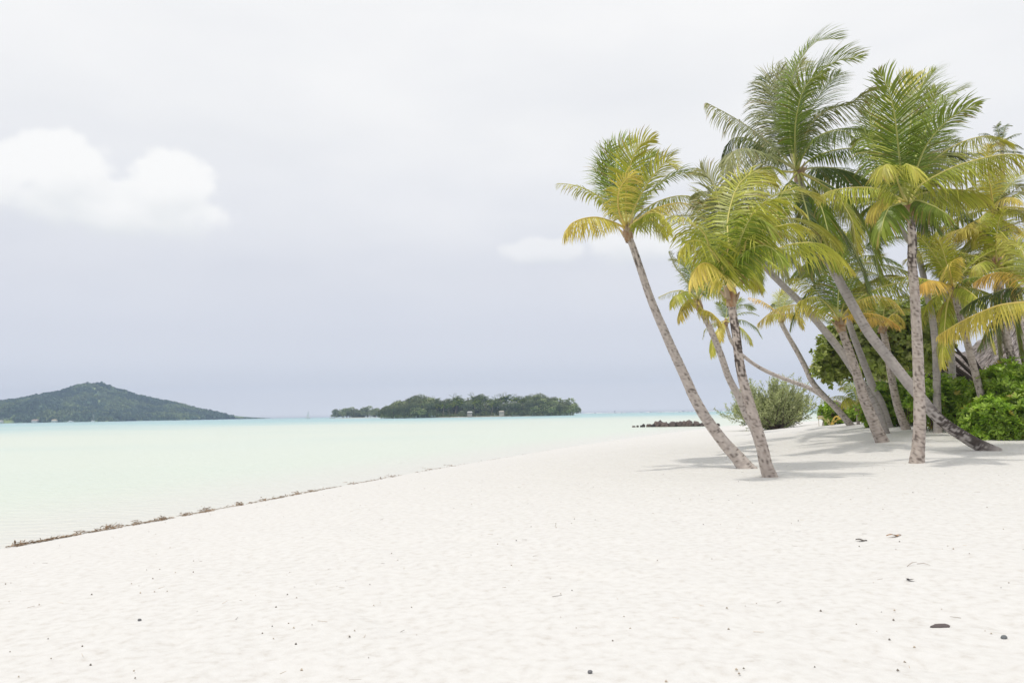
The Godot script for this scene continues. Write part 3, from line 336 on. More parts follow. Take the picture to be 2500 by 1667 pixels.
# a tube through points with radii; the colour of each ring is given or one colour
func tube(pts: PackedVector3Array, radii: PackedFloat32Array, sides: int, col: Color, cap := true) -> void:
	var n := pts.size()
	var at := lv.size()
	var ref := Vector3(.31, .12, .94)
	for i in n:
		var t := (pts[mini(i + 1, n - 1)] - pts[maxi(i - 1, 0)]).normalized()
		var s := t.cross(ref).normalized()
		var b := s.cross(t)
		for k in sides:
			var w := TAU * k / sides
			var d := s * cos(w) + b * sin(w)
			lv.append(pts[i] + d * radii[i])
			ln.append(d)
			lc.append(col)
	for i in n - 1:
		for k in sides:
			var k2 := (k + 1) % sides
			quad(at + i * sides + k, at + i * sides + k2, at + (i + 1) * sides + k2, at + (i + 1) * sides + k)
	if cap:
		var e := at + (n - 1) * sides
		for k in range(1, sides - 1):
			li.append_array([e, e + k, e + k + 1])


func box(c: Vector3, h: Vector3, col: Color, turn := 0.0) -> void:
	var b := Basis(Vector3.UP, turn)
	for f in [[Vector3.RIGHT, Vector3.UP, Vector3.BACK], [Vector3.LEFT, Vector3.UP, Vector3.FORWARD], [Vector3.UP, Vector3.BACK, Vector3.RIGHT], [Vector3.DOWN, Vector3.BACK, Vector3.LEFT], [Vector3.BACK, Vector3.UP, Vector3.LEFT], [Vector3.FORWARD, Vector3.UP, Vector3.RIGHT]]:
		var at := lv.size()
		for q in [[-1, -1], [-1, 1], [1, 1], [1, -1]]:
			lv.append(c + b * ((f[0] + f[1] * q[1] + f[2] * q[0]) * h))
			lc.append(col)
			ln.append(b * f[0])
		quad(at, at + 3, at + 2, at + 1)


func spline(p: PackedVector3Array, t: float) -> Vector3:
	var n := p.size() - 1
	var f := clampf(t, 0, 1) * n
	var i := mini(int(f), n - 1)
	return p[i].cubic_interpolate(p[i + 1], p[maxi(i - 1, 0)], p[mini(i + 2, n)], f - i)


func v3(flat: Array) -> PackedVector3Array:
	var o := PackedVector3Array()
	for i in range(0, flat.size(), 3): o.append(Vector3(flat[i], flat[i + 1], flat[i + 2]))
	return o


func material(called: String, rough: float, spec := .5) -> StandardMaterial3D:
	var m := StandardMaterial3D.new()
	m.resource_name = called
	m.vertex_color_use_as_albedo = true
	m.roughness = rough
	m.metallic_specular = spec
	M[called] = m
	return m


func noise_tex(freq: float, oct: int, size: int, seed_: int, ramp := []) -> NoiseTexture2D:
	var n := FastNoiseLite.new()
	n.seed = seed_
	n.frequency = freq
	n.fractal_octaves = oct
	n.noise_type = FastNoiseLite.TYPE_SIMPLEX_SMOOTH
	var t := NoiseTexture2D.new()
	t.width = size
	t.height = size
	t.seamless = true
	t.noise = n
	if ramp:
		var g := Gradient.new()
		g.offsets = PackedFloat32Array(ramp[0])
		g.colors = PackedColorArray(ramp[1])
		t.color_ramp = g
	return t


# ---------------------------------------------------------------- the lie of the land
func inland(x: float, z: float) -> float:
	var best := 1e12
	var sg := 1.0
	for i in SHORE.size() - 1:
		var ax: float = SHORE[i][0]
		var az: float = SHORE[i][1]
		var dx: float = SHORE[i + 1][0] - ax
		var dz: float = SHORE[i + 1][1] - az
		var t := clampf(((x - ax) * dx + (z - az) * dz) / (dx * dx + dz * dz), 0, 1)
		var qx := x - ax - t * dx
		var qz := z - az - t * dz
		var d := qx * qx + qz * qz
		if d < best:
			best = d
			sg = 1.0 if dx * (z - az) - dz * (x - ax) > 0 else -1.0
	return sg * sqrt(best)


func ground(x: float, z: float) -> float:
	var u := inland(x, z)
	if u < 0: return -1.6 * (1.0 - exp(u / 22.0))
	return .74 * (1.0 - exp(-u / 5.0)) + .4 * (1.0 - exp(-maxf(0, u - 14) / 30.0)) + .72 * smoothstep(23, 40, -z) * smoothstep(10, 20, u)


func relief(x: float, z: float) -> float:
	var g := ground(x, z)
	var dry := smoothstep(.12, .6, g)
	return g + dry * (.022 * grit.get_noise_2d(x * 2.2, z * 2.2) + .035 * grit.get_noise_2d(x * .5 + 90, z * .5) - .03 * smoothstep(.28, .6, grit.get_noise_2d(x * 3.1 - 40, z * 3.1 + 17))) + .008 * grit.get_noise_2d(x * .9, z * .9)


func axis(lo: float, hi: float, mid: float, flat: float, step: float, grow: float) -> PackedFloat32Array:
	var up := PackedFloat32Array()
	var x := mid
	while x < hi:
		up.append(x)
		x += step + grow * maxf(0, absf(x - mid) - flat)
	up.append(hi)
	var down := PackedFloat32Array()
	x = mid
	while x > lo:
		x -= step + grow * maxf(0, absf(x - mid) - flat)
		down.append(maxf(x, lo))
	down.reverse()
	down.append_array(up)
	return down


func build_sand() -> void:
	var xs := axis(-150, 420, 3, 13, .2, .035)
	var zs := axis(-330, 60, -13, 13, .2, .035)
	begin()
	var nx := xs.size()
	for j in zs.size():
		for i in nx:
			lv.append(Vector3(xs[i], relief(xs[i], zs[j]), zs[j]))
	for j in zs.size():
		for i in nx:
			var a := lv[j * nx + maxi(i - 1, 0)]
			var b := lv[j * nx + mini(i + 1, nx - 1)]
			var c := lv[maxi(j - 1, 0) * nx + i]
			var d := lv[mini(j + 1, zs.size() - 1) * nx + i]
			ln.append((d - c).cross(b - a).normalized())
	for j in zs.size() - 1:
		for i in nx - 1:
			var k := j * nx + i
			quad(k, k + 1, k + nx + 1, k + nx)
	var m := material("coral sand", .95, .25)
	m.vertex_color_use_as_albedo = false
	m.albedo_color = Color(1, 1, 1)
	m.albedo_texture = noise_tex(.02, 5, 1024, 5, [[0, .3, .5, .7, 1], [Color(.775, .76, .74), Color(.818, .81, .80), Color(.832, .826, .818), Color(.84, .835, .828), Color(.85, .846, .842)]])
	m.uv1_triplanar = true
	m.uv1_world_triplanar = true
	m.uv1_scale = Vector3(.31, .31, .31)
	m.heightmap_enabled = true
	m.heightmap_texture = noise_tex(.035, 4, 1024, 8)
	m.heightmap_scale = .45
	tag(finish("sand_beach", m, self), "", "", "", "structure")


func build_sea() -> void:
	var xs := axis(-2500, 2500, -4, 24, .5, .055)
	var zs := axis(-2350, 60, -22, 20, .5, .055)
	begin()
	var nx := xs.size()
	var keep := PackedByteArray()
	# lagoon water by its depth: over the sand flats pale mint, over the deeper channel turquoise
	var shallow := Color(.62, .68, .59)
	var deep := Color(.33, .54, .56)
	for j in zs.size():
		for i in nx:
			var x := xs[i]
			var z := zs[j]
			var u := inland(x, z)
			var depth := -ground(x, z)
			var wave := .012 * grit.get_noise_2d(x * .8 + z * .25, z * 1.7) * smoothstep(0, .3, depth)
			lv.append(Vector3(x, wave, z))
			var off := -u   # metres from the shore: the lagoon floor falls away seawards
			var bar := grit.get_noise_2d(x * .02 + 7, z * .05) * .5 + .5
			var c := shallow.lerp(deep, clampf(smoothstep(45, 330, off + 130 * (bar - .5)) + .26 * (bar - .5) * smoothstep(2, 30, off), 0, 1))
			c = c.lerp(shallow, .35 * smoothstep(.55, .8, grit.get_noise_2d(x * .006 - 5, z * .012 + 31) * .5 + .5))
			c = Color(.655, .65, .605).lerp(c, smoothstep(0, .6, depth))
			lc.append(c)
			keep.append(1 if depth > -.25 else 0)
	for j in zs.size() - 1:
		for i in nx - 1:
			var k := j * nx + i
			if keep[k] or keep[k + 1] or keep[k + nx] or keep[k + nx + 1]: quad(k, k + 1, k + nx + 1, k + nx)
	var m := material("lagoon water", .3, .32)
	m.normal_enabled = true
	var t := noise_tex(.02, 4, 512, 21)
	t.as_normal_map = true
	t.bump_strength = 6.0
	m.normal_texture = t
	m.normal_scale = .75
	m.uv1_triplanar = true
	m.uv1_world_triplanar = true
	m.uv1_scale = Vector3(.10, .16, .22)
	tag(finish("lagoon_water", m, self), "", "", "", "structure")


# ---------------------------------------------------------------- coconut palms
func leaflet(p: Vector3, d: Vector3, bend: Vector3, face: Vector3, length: float, w: float, c0: Color, c1: Color) -> void:
	var at := lv.size()
	var q := p
	for k in 3:
		var dir := (d + bend * (k * .5)).normalized()
		var side: Vector3 = dir.cross(face).normalized() * (w * [.6, 1.0, .75][k])
		lv.append(q - side)
		lv.append(q + side)
		var c := c0.lerp(c1, k * .33)
		lc.append(c)
		lc.append(c)
		q += dir * (length / 3.0)
	lv.append(q)
	lc.append(c1)
	li.append_array([at, at + 1, at + 3, at, at + 3, at + 2, at + 2, at + 3, at + 5, at + 2, at + 5, at + 4, at + 4, at + 5, at + 6])


func make_frond(p: PackedVector3Array, tone: int, droop: float, parent: Node3D, origin: Vector3, gap := .043, width := .0195) -> void:
	begin()
	var length := 0.0
	for i in p.size() - 1: length += p[i].distance_to(p[i + 1])
	var n := int(length * .84 / gap)
	var out := p[p.size() - 1] - p[0]
	out.y = 0
	if out.length() < .25: out = Vector3(rng.randf_range(-1, 1), 0, rng.randf_range(-1, 1))
	var side := out.normalized().cross(Vector3.UP)
	var twist := rng.randf_range(-.35, .35)
	var pal: Array = TONES[tone]
	var tint := rng.randf_range(.85, 1.18)
	var dry := rng.randf_range(.0, .5)
	var hang := clampf((droop - .45) * 1.5, 0, 1.4)
	for i in n:
		var f := (i + .5) / n
		var t := .16 + .84 * f
		var c := spline(p, t)
		var tan := (spline(p, minf(t + .02, 1)) - spline(p, t - .02)).normalized()
		var s := (side - tan * side.dot(tan)).normalized()
		var up := s.cross(tan)
		s = s.rotated(tan, twist * t)
		up = up.rotated(tan, twist * t)
		var leaf := length * .165 * (.42 + 1.05 * sin(PI * clampf(f * .80 + .13, 0, 1))) * (1.0 if f < .88 else 1.0 - .55 * (f - .88) / .12)
		for sg in [-1.0, 1.0]:
			if rng.randf() < .035: continue
			var a := deg_to_rad(lerpf(70, 24, pow(f, 1.3)) + rng.randf_range(-9, 9))
			var d: Vector3 = (tan * cos(a) + s * sg * sin(a) + up * (.28 + rng.randf_range(-.16, .16)) + Vector3.DOWN * hang * rng.randf_range(.85, 1.2)).normalized()
			var bend: Vector3 = Vector3.DOWN * droop * rng.randf_range(.75, 1.35) + WIND * rng.randf_range(.5, 1.2)
			var k := tint * rng.randf_range(.72, 1.25)
			var base: Color = pal[0].lerp(pal[1], clampf(f * f * 1.1 + rng.randf_range(-.12, .12), 0, 1)) * k
			var tipc: Color = base.lerp(pal[1] * k, .5 + dry * .5) if rng.randf() > .06 + dry * .16 else Color(.34, .22, .09) * k
			leaflet(c, d, bend, (up - s * sg * .3).normalized(), leaf * rng.randf_range(.82, 1.1), width * (1.15 - .4 * f), base, tipc)
	var o := finish("frond", M["palm leaf"], parent)
	o.position = origin
	begin()
	var pts := PackedVector3Array()
	var rad := PackedFloat32Array()
	for i in 15:
		var t := i / 14.0
		pts.append(spline(p, t))
		rad.append(lerpf(.048, .007, pow(t, .6)))
	tube(pts, rad, 5, [Color(.42, .43, .12), Color(.55, .49, .14), Color(.66, .51, .13), Color(.70, .49, .12), Color(.46, .43, .22), Color(.28, .29, .10)][tone] * tint)
	finish("rachis", M["petiole"], o)


func make_palm(key: String, called: String, label: String, group: String) -> void:
	var d: Dictionary = PALMS[key]
	rng.seed = hash(key) + 11
	var path := PackedVector3Array()
	for q in d.trunk: path.append(Vector3(q[0], q[1], q[2]))
	var foot := path[0]
	var crown := Vector3(d.crown[0], d.crown[1], d.crown[2])
	path.append(crown)
	var root := thing(called, foot, label, "palm tree", group)
	for i in path.size(): path[i] -= foot
	var down := (path[0] - path[1]).normalized()
	path.insert(0, path[0] + down * .25)
	# even steps along the trunk
	var dense := PackedVector3Array()
	var cum := PackedFloat32Array()
	for i in 241:
		dense.append(spline(path, i / 240.0))
		cum.append(0.0 if i == 0 else cum[i - 1] + dense[i].distance_to(dense[i - 1]))
	var total := cum[240]
	var rings := int(total / .032)
	var sides := 18
	begin()
	var j := 0
	var scar := 0.0
	var scar_len := .085
	var tilt := 0.0
	var bark: int = d.bark
	var pale: Color = [Color(.56, .50, .46), Color(.53, .465, .42), Color(.42, .385, .365)][bark]
	var dim: Color = [Color(.41, .355, .325), Color(.36, .30, .265), Color(.335, .30, .285)][bark]
	var seed_at := rng.randf() * 300
	for i in rings + 1:
		var s := total * i / rings
		while j < 239 and cum[j + 1] < s: j += 1
		var c := dense[j].lerp(dense[j + 1], clampf((s - cum[j]) / maxf(cum[j + 1] - cum[j], 1e-5), 0, 1))
		var t := (dense[mini(j + 4, 240)] - dense[maxi(j - 4, 0)]).normalized()
		var sx := t.cross(Vector3(.2, .1, 1)).normalized()
		var sy := sx.cross(t)
		var f := s / total
		var r: float = lerpf(lerpf(d.r[0], d.r[1], 1.0 - exp(-s / .45)), d.r[2], smoothstep(.1, 1.0, f))
		scar += .032
		if scar > scar_len:
			scar = 0
			scar_len = rng.randf_range(.06, .13)
			tilt = rng.randf_range(-.5, .5)
		var step := scar / scar_len
		for k in sides:
			var w := TAU * k / sides
			var dir := sx * cos(w) + sy * sin(w)
			var lump := fine.get_noise_3d(seed_at + dir.x * 2, s * 3.2, dir.z * 2)
			var st := fposmod(step + .18 * sin(w + tilt * 6) * tilt, 1)
			var rr := r * (1.0 + .045 * (.5 - st) + .05 * lump)
			lv.append(c + dir * rr)
			# matter on the bark: scars, black lichen spots, weathering
			var g := fine.get_noise_3d(seed_at + dir.x * 5, s * 9, dir.z * 5)
			var spot := fine.get_noise_3d(seed_at + 50 + dir.x * 10, s * 13 + dir.y * 4, dir.z * 10)
			var col := pale.lerp(dim, clampf(.45 + g * 1.1, 0, 1))
			if st < .24 + .2 * lump: col = col.lerp(dim * .5, clampf(.5 + g, 0, .85) if bark == 1 else clampf(.32 + g, 0, .65))
			if bark < 2 and spot + .2 * g > .26: col = col.lerp(Color(.09, .072, .062), clampf((spot + .2 * g - .26) * 4.5, 0, .8))
			if f > d.dark[0] and f < d.dark[1] and d.dark[1] > 0:
				var edge := smoothstep(0, .06, f - d.dark[0]) * smoothstep(0, .06, d.dark[1] - f)
				var stain := g * 1.2 + .6 * lump + .25 * spot + .16 * (1.0 - st * 2.0) + (.30 + .5 * dir.y if bark == 2 else .17)
				col = col.lerp(Color(.05, .038, .032), clampf(stain * 3.2, 0, .9) * edge)
			lc.append(col)
	for i in rings:
		for k in sides:
			var k2 := (k + 1) % sides
			quad(i * sides + k, i * sides + k2, (i + 1) * sides + k2, (i + 1) * sides + k)
	smooth_normals()
	finish("trunk", M["palm bark"], root)
	# woven brown sheaths and stubs of old stalks round the top
	begin()
	var axis_up := (dense[240] - dense[225]).normalized()
	var top := path[path.size() - 1]
	var rt: float = d.r[2]
	var ax := axis_up.cross(Vector3(.2, .1, 1)).normalized()
	var ay := ax.cross(axis_up)
	var hh := minf(.55, total * .25)
	for i in 9:
		var t := i / 8.0
		for k in 16:
			var w := TAU * k / 16
			var dir := ax * cos(w) + ay * sin(w)
			var fray := fine.get_noise_3d(seed_at + dir.x * 4, t * 5, dir.z * 4)
			var rr := rt * (1.06 + .34 * sin(PI * clampf(t * .75 + .1, 0, 1)) - .75 * t * t * t) * (1 + .28 * fray)
			lv.append(top + axis_up * (hh * (t - .72) + .05 * fray) + dir * maxf(rr, .02))
			lc.append(Color(.30, .17, .095).lerp(Color(.42, .33, .23), clampf(.5 + fray * 1.6, 0, 1)))
	for i in 8:
		for k in 16:
			var k2 := (k + 1) % 16
			quad(i * 16 + k, i * 16 + k2, (i + 1) * 16 + k2, (i + 1) * 16 + k)
	smooth_normals()
	finish("leaf_sheath", M["palm bark"], root)
	for i in 5 if d.len > 3.7 else 2:
		begin()
		var w := rng.randf() * TAU
		var dir := (ax * cos(w) + ay * sin(w)).normalized()
		var b0 := top - axis_up * rng.randf_range(.05, .3) + dir * rt * 1.2
		var e := b0 + (dir * .45 + axis_up * rng.randf_range(.4, 1.4)).normalized() * rng.randf_range(.18, .42)
		tube(PackedVector3Array([b0, b0.lerp(e, .5) + Vector3(0, .02, 0), e]), PackedFloat32Array([.055, .038, .012]), 5, Color(.40, .30, .19) * rng.randf_range(.7, 1.25))
		finish("stalk_stub", M["petiole"], root)
	for fr in d.fronds:
		make_frond(v3(fr[2]), fr[0], fr[1], root, top)
	var n: int = d.auto
	for i in n:
		var az := i * 2.39996 + rng.randf_range(-.3, .3)
		var el := lerpf(1.25, -.25, (i + .5) / n) + rng.randf_range(-.12, .12)
		var dirv := Vector3(cos(az) * cos(el), sin(el), sin(az) * cos(el))
		var p := PackedVector3Array([Vector3.ZERO])
		var L: float = d.len * rng.randf_range(.82, 1.08)
		for k in 7:
			dirv = (dirv + Vector3.DOWN * .11 * (1.0 + k * .12) + WIND * .11).normalized()
			p.append(p[k] + dirv * L / 7.0)
		var tone: int = d.tone
		if rng.randf() < .25: tone = [1, 2, 2, 3, 0, 0][tone]
		make_frond(p, tone, lerpf(.4, 1.3, (i + .5) / n), root, top)


func smooth_normals() -> void:
	ln = PackedVector3Array()
	ln.resize(lv.size())
	for i in range(0, li.size(), 3):
		var a := li[i]
		var b := li[i + 1]
		var c := li[i + 2]
		var nn := (lv[c] - lv[a]).cross(lv[b] - lv[a])
		ln[a] += nn
		ln[b] += nn
		ln[c] += nn
	for i in ln.size(): ln[i] = ln[i].normalized()


# ---------------------------------------------------------------- bushes and the broad-leaved tree
func leaf(p: Vector3, d: Vector3, face: Vector3, length: float, w: float, c: Color) -> void:
	var at := lv.size()
	var s := d.cross(face).normalized() * w
	var nrm := s.cross(d).normalized()
	var mid := p + d * length * .6 + nrm * length * .08
	lv.append(p)
	lv.append(mid - s)
	lv.append(p + d * length)
	lv.append(mid + s)
	for k in 4: lc.append(c)
	li.append_array([at, at + 1, at + 2, at, at + 2, at + 3])


func branch(a: Vector3, b: Vector3, r0: float, r1: float, col: Color) -> void:
	var mid := a.lerp(b, .5) + Vector3(rng.randf_range(-.08, .08), rng.randf_range(0, .08), rng.randf_range(-.08, .08)) * a.distance_to(b)
	tube(PackedVector3Array([a, mid, b]), PackedFloat32Array([r0, (r0 + r1) * .5, r1]), 6, col)


func make_bush(key: String, called: String, label: String, category: String, group: String, foot: Vector3, per_m2: float, size: float, width: float, greens: Array, rosette: int, wood: Color, stem_r: float) -> void:
	rng.seed = hash(key) + 5
	var root := thing(called, foot, label, category, group)
	var blobs: Array = BLOBS[key]
	begin()
	if called == "broadleaf_tree":
		var fork := foot + Vector3(-.6, 1.3, .2)
		branch(Vector3(0, -.2, 0), fork - foot, stem_r, stem_r * .75, wood)
		for b in blobs: branch(fork - foot, Vector3(b[0], b[1] - b[3] * .2, b[2]) - foot, stem_r * .5, .02, wood)
	else:
		for b in blobs:
			for k in 3:
				var g := Vector3(b[0] + rng.randf_range(-.3, .3), 0, b[2] + rng.randf_range(-.2, .2))
				g.y = ground(g.x, g.z) - .1
				branch(g - foot, Vector3(b[0], b[1], b[2]) - foot + Vector3(rng.randf_range(-.5, .5), .3, rng.randf_range(-.5, .5)) * b[3], stem_r, stem_r * .4, wood)
	finish("trunk" if called == "broadleaf_tree" else "stems", M["wood"], root)
	begin()
	for b in blobs:
		var c := Vector3(b[0], b[1], b[2])
		var r: float = b[3]
		var n := int(per_m2 * 4 * PI * r * r)
		var tone := rng.randf_range(.85, 1.15)
		for i in n:
			var u := Vector3(rng.randfn(), rng.randfn(), rng.randfn()).normalized()
			var lump := 1.0 + .75 * fine.get_noise_3dv(c * 3 + u * (2.2 * r / .8))
			var p := c + u * r * lump * (1.0 - .55 * pow(rng.randf(), 2.2))
			if p.y < ground(p.x, p.z) + .03: continue
			var k := tone * rng.randf_range(.7, 1.3)
			var col: Color = greens[0].lerp(greens[1], rng.randf() * rng.randf()) * k
			if rng.randf() < .03: col = Color(.42, .36, .07) * k
			var axis_ := (u + Vector3.UP * .7 + Vector3(rng.randf_range(-.5, .5), rng.randf_range(-.3, .5), rng.randf_range(-.5, .5))).normalized()
			var s := axis_.cross(Vector3(.3, .2, .9)).normalized()
			var t := s.cross(axis_)
			for q in rosette:
				var w := TAU * (q + rng.randf() * .6) / rosette
				var d := (axis_ * rng.randf_range(.25, .9) + s * cos(w) + t * sin(w)).normalized()
				leaf(p - foot, d, axis_, size * rng.randf_range(.7, 1.2), width * rng.randf_range(.8, 1.2), col * rng.randf_range(.88, 1.12))
	var o := finish("crown" if called == "broadleaf_tree" else "foliage", M["glossy leaf"], root)
	o.set_meta("kind", "stuff")


func make_feathery_bush() -> void:
	rng.seed = 77
	var foot := Vector3(20.74, .70, -63.88)
	var root := thing("feathery_bush", foot, "wide feathery grey-green bush fanning out on the sand beyond the leaning palms", "bush")
	var wood := Color(.13, .10, .085)
	var twigs := []
	begin()
	for i in 120:
		var lat := lerpf(-1.45, 1.3, pow((i + rng.randf()) / 120.0, 1.15))
		var fan := Vector3(sin(lat), cos(lat) * 1.25 + .05, rng.randf_range(-.75, .75)).normalized()
		var reach := lerpf(4.3, 3.5, smoothstep(-1.4, 0.0, lat)) if lat < 0 else lerpf(3.5, 3.6, lat / 1.3)
		reach *= rng.randf_range(.55, 1.06)
		if absf(lat + .45) < .16: reach *= .72
		var start := Vector3(rng.randf_range(-.35, .35), -.1, rng.randf_range(-.4, .4))
		var lift := Vector3.UP * reach * rng.randf_range(.10, .22) + Vector3(.12, 0, 0) * reach
		var p := PackedVector3Array()
		for k in 6:
			var t := k / 5.0
			p.append(start + fan * reach * t + lift * t * t * .8)
		for k in 6: p[k].y = maxf(p[k].y, .1 + .12 * k if k else -.1)
		tube(p, PackedFloat32Array([.05, .04, .03, .022, .014, .005]), 5, wood)
		twigs.append(p)
	finish("stems", M["wood"], root)
	begin()
	for p in twigs:
		for k in 15:
			var t: float = .16 + .84 * (k + rng.randf()) / 15.0
			var c: Vector3 = spline(p, t)
			var tan := (spline(p, minf(t + .05, 1)) - spline(p, t - .05)).normalized()
			var off := Vector3(rng.randfn(), rng.randfn() + .35, rng.randfn()).normalized()
			var d := (tan * 1.1 + off * .9 + Vector3(.1, .15, 0)).normalized()
			var L := rng.randf_range(.45, 1.0) * lerpf(1.0, .8, t)
			var tone := rng.randf_range(.72, 1.25)
			for q in 17:
				var f := (q + 1) / 17.0
				var e := c + d * L * f + Vector3(0, .06 * f * f, 0)
				var nd := (d * .9 + Vector3(rng.randfn(), rng.randfn(), rng.randfn()) * .5).normalized()
				var col := Color(.34, .39, .17).lerp(Color(.58, .60, .33), f * rng.randf()) * tone
				leaf(e, nd, Vector3(rng.randfn(), rng.randfn(), rng.randfn()).normalized(), .24 * rng.randf_range(.7, 1.2), .03, col)
	var o := finish("foliage", M["matte leaf"], root)
	o.set_meta("kind", "stuff")


# ---------------------------------------------------------------- the thatched houses behind the bushes
func make_hut(foot: Vector3, half: Vector2, eave: float, apex: float, turn: float, label: String) -> void:
	rng.seed = hash(label)
	var root := thing("thatched_hut", foot, label, "hut", "thatched huts behind the bushes")
	root.rotation.y = turn
	begin()
	box(Vector3(0, eave * .5, 0), Vector3(half.x * .82, eave * .5, half.y * .82), Color(.24, .17, .11))
	finish("wall", M["wood"], root)
	begin()
	for sx in [-1, 1]:
		for sz in [-1, 1]:
			begin()
			tube(PackedVector3Array([Vector3(sx * half.x * .9, -.2, sz * half.y * .9), Vector3(sx * half.x * .9, eave + .1, sz * half.y * .9)]), PackedFloat32Array([.09, .08]), 8, Color(.26, .2, .15))
			finish("post", M["wood"], root)
	begin()
	var ridge := half.x * .35
	var cs := [Vector3(-half.x, eave, -half.y), Vector3(half.x, eave, -half.y), Vector3(half.x, eave, half.y), Vector3(-half.x, eave, half.y)]
	var rl := Vector3(-ridge, apex, 0)
	var rr := Vector3(ridge, apex, 0)
	var faces := [[cs[3], cs[2], rr, rl], [cs[1], cs[0], rl, rr], [cs[2], cs[1], rr, rr], [cs[0], cs[3], rl, rl]]
	for f in faces:
		var at := lv.size()
		for q in f:
			lv.append(q + Vector3(0, -.12, 0))
			lc.append(Color(.22, .18, .16))
		li.append_array([at, at + 2, at + 1, at, at + 3, at + 2])
	var core := finish("roof", M["matte leaf"], root)
	begin()
	for f in faces:
		var nrm: Vector3 = (f[3] - f[0]).cross(f[1] - f[0]).normalized()
		if nrm.y < 0: nrm = -nrm
		for i in 3800:
			var u := rng.randf()
			var v := 1.0 - sqrt(rng.randf()) if f[2] == f[3] else rng.randf()
			var p: Vector3 = (f[0] as Vector3).lerp(f[1], u).lerp((f[3] as Vector3).lerp(f[2], u), v)
			var d: Vector3 = ((f[0] as Vector3).lerp(f[1], u) - (f[3] as Vector3).lerp(f[2], u)).normalized()
			d = (d + Vector3(rng.randfn(), rng.randfn(), rng.randfn()) * .10 + nrm * .06).normalized()
			leaf(p + nrm * rng.randf_range(.0, .05), d, nrm, rng.randf_range(.25, .5), .022, Color(.60, .55, .55) * rng.randf_range(.55, 1.3))
	var o := finish("thatch", M["matte leaf"], core)
	o.set_meta("kind", "stuff")


# ---------------------------------------------------------------- small things on the beach
func make_rock(p: Vector3, r: Vector3, col: Color, label: String, seed_: float) -> void:
	begin()
	var rows := 7
	var cols := 10
	for i in rows + 1:
		var a := PI * i / rows
		for k in cols:
			var b := TAU * k / cols
			var d := Vector3(sin(a) * cos(b), cos(a), sin(a) * sin(b))
			var q := 1.0 + .5 * fine.get_noise_3dv(d * 2.3 + Vector3(seed_ * 17, 0, 0)) + .2 * fine.get_noise_3dv(d * 6 + Vector3(0, seed_ * 9, 0))
			lv.append(d * r * q)
			lc.append(col * (1.0 + .5 * fine.get_noise_3dv(d * 5 + Vector3(seed_, 3, 0))))
	for i in rows:
		for k in cols:
			var k2 := (k + 1) % cols
			quad(i * cols + k, i * cols + k2, (i + 1) * cols + k2, (i + 1) * cols + k)
	var o := finish("rock", M["stone"], self)
	o.position = p
	tag(o, label, "rock", "dark stones of the low breakwater")


const NTH := ["first", "second", "third", "fourth", "fifth", "sixth", "seventh", "eighth", "ninth", "tenth", "eleventh", "twelfth", "thirteenth", "fourteenth", "fifteenth", "sixteenth", "seventeenth", "eighteenth", "nineteenth", "twentieth"]


func nth(i: int) -> String:
	if i < 20: return NTH[i]
	if i % 10 == 9: return ["twentieth", "thirtieth", "fortieth", "fiftieth", "sixtieth", "seventieth", "eightieth", "ninetieth"][i / 10 - 1]
	return ["twenty", "thirty", "forty", "fifty", "sixty", "seventy", "eighty", "ninety"][i / 10 - 2] + "-" + NTH[i % 10]


func wrack_clump(p: Vector3, long: float, wide: float, high: float, n: int, label: String, turn: float) -> void:
	begin()
	for i in n:
		var q := Vector3(rng.randfn() * long * .4, 0, rng.randfn() * wide * .4)
		q.y = absf(rng.randfn()) * high * .3
		var d := Vector3(rng.randfn() * 1.6, rng.randf_range(-.1, .18), rng.randfn() * .6).normalized()
		var col := Color(.24, .17, .12).lerp(Color(.46, .34, .24), rng.randf()) * rng.randf_range(.6, 1.2)
		leaf(q, d, Vector3(rng.randfn(), 1, rng.randfn()).normalized(), rng.randf_range(.04, .10), rng.randf_range(.005, .014), col)
		if i % 5 == 0: tube(PackedVector3Array([q, q + d * .06, q + d * .12 + Vector3(0, -.01, .02)]), PackedFloat32Array([.006, .005, .003]), 4, col)
	ln = PackedVector3Array()
	var o := thing("seaweed_clump", p, label, "seaweed", "brown seaweed washed up along the waterline")
	o.rotation.y = turn
	finish("strands", M["matte leaf"], o).set_meta("kind", "stuff")


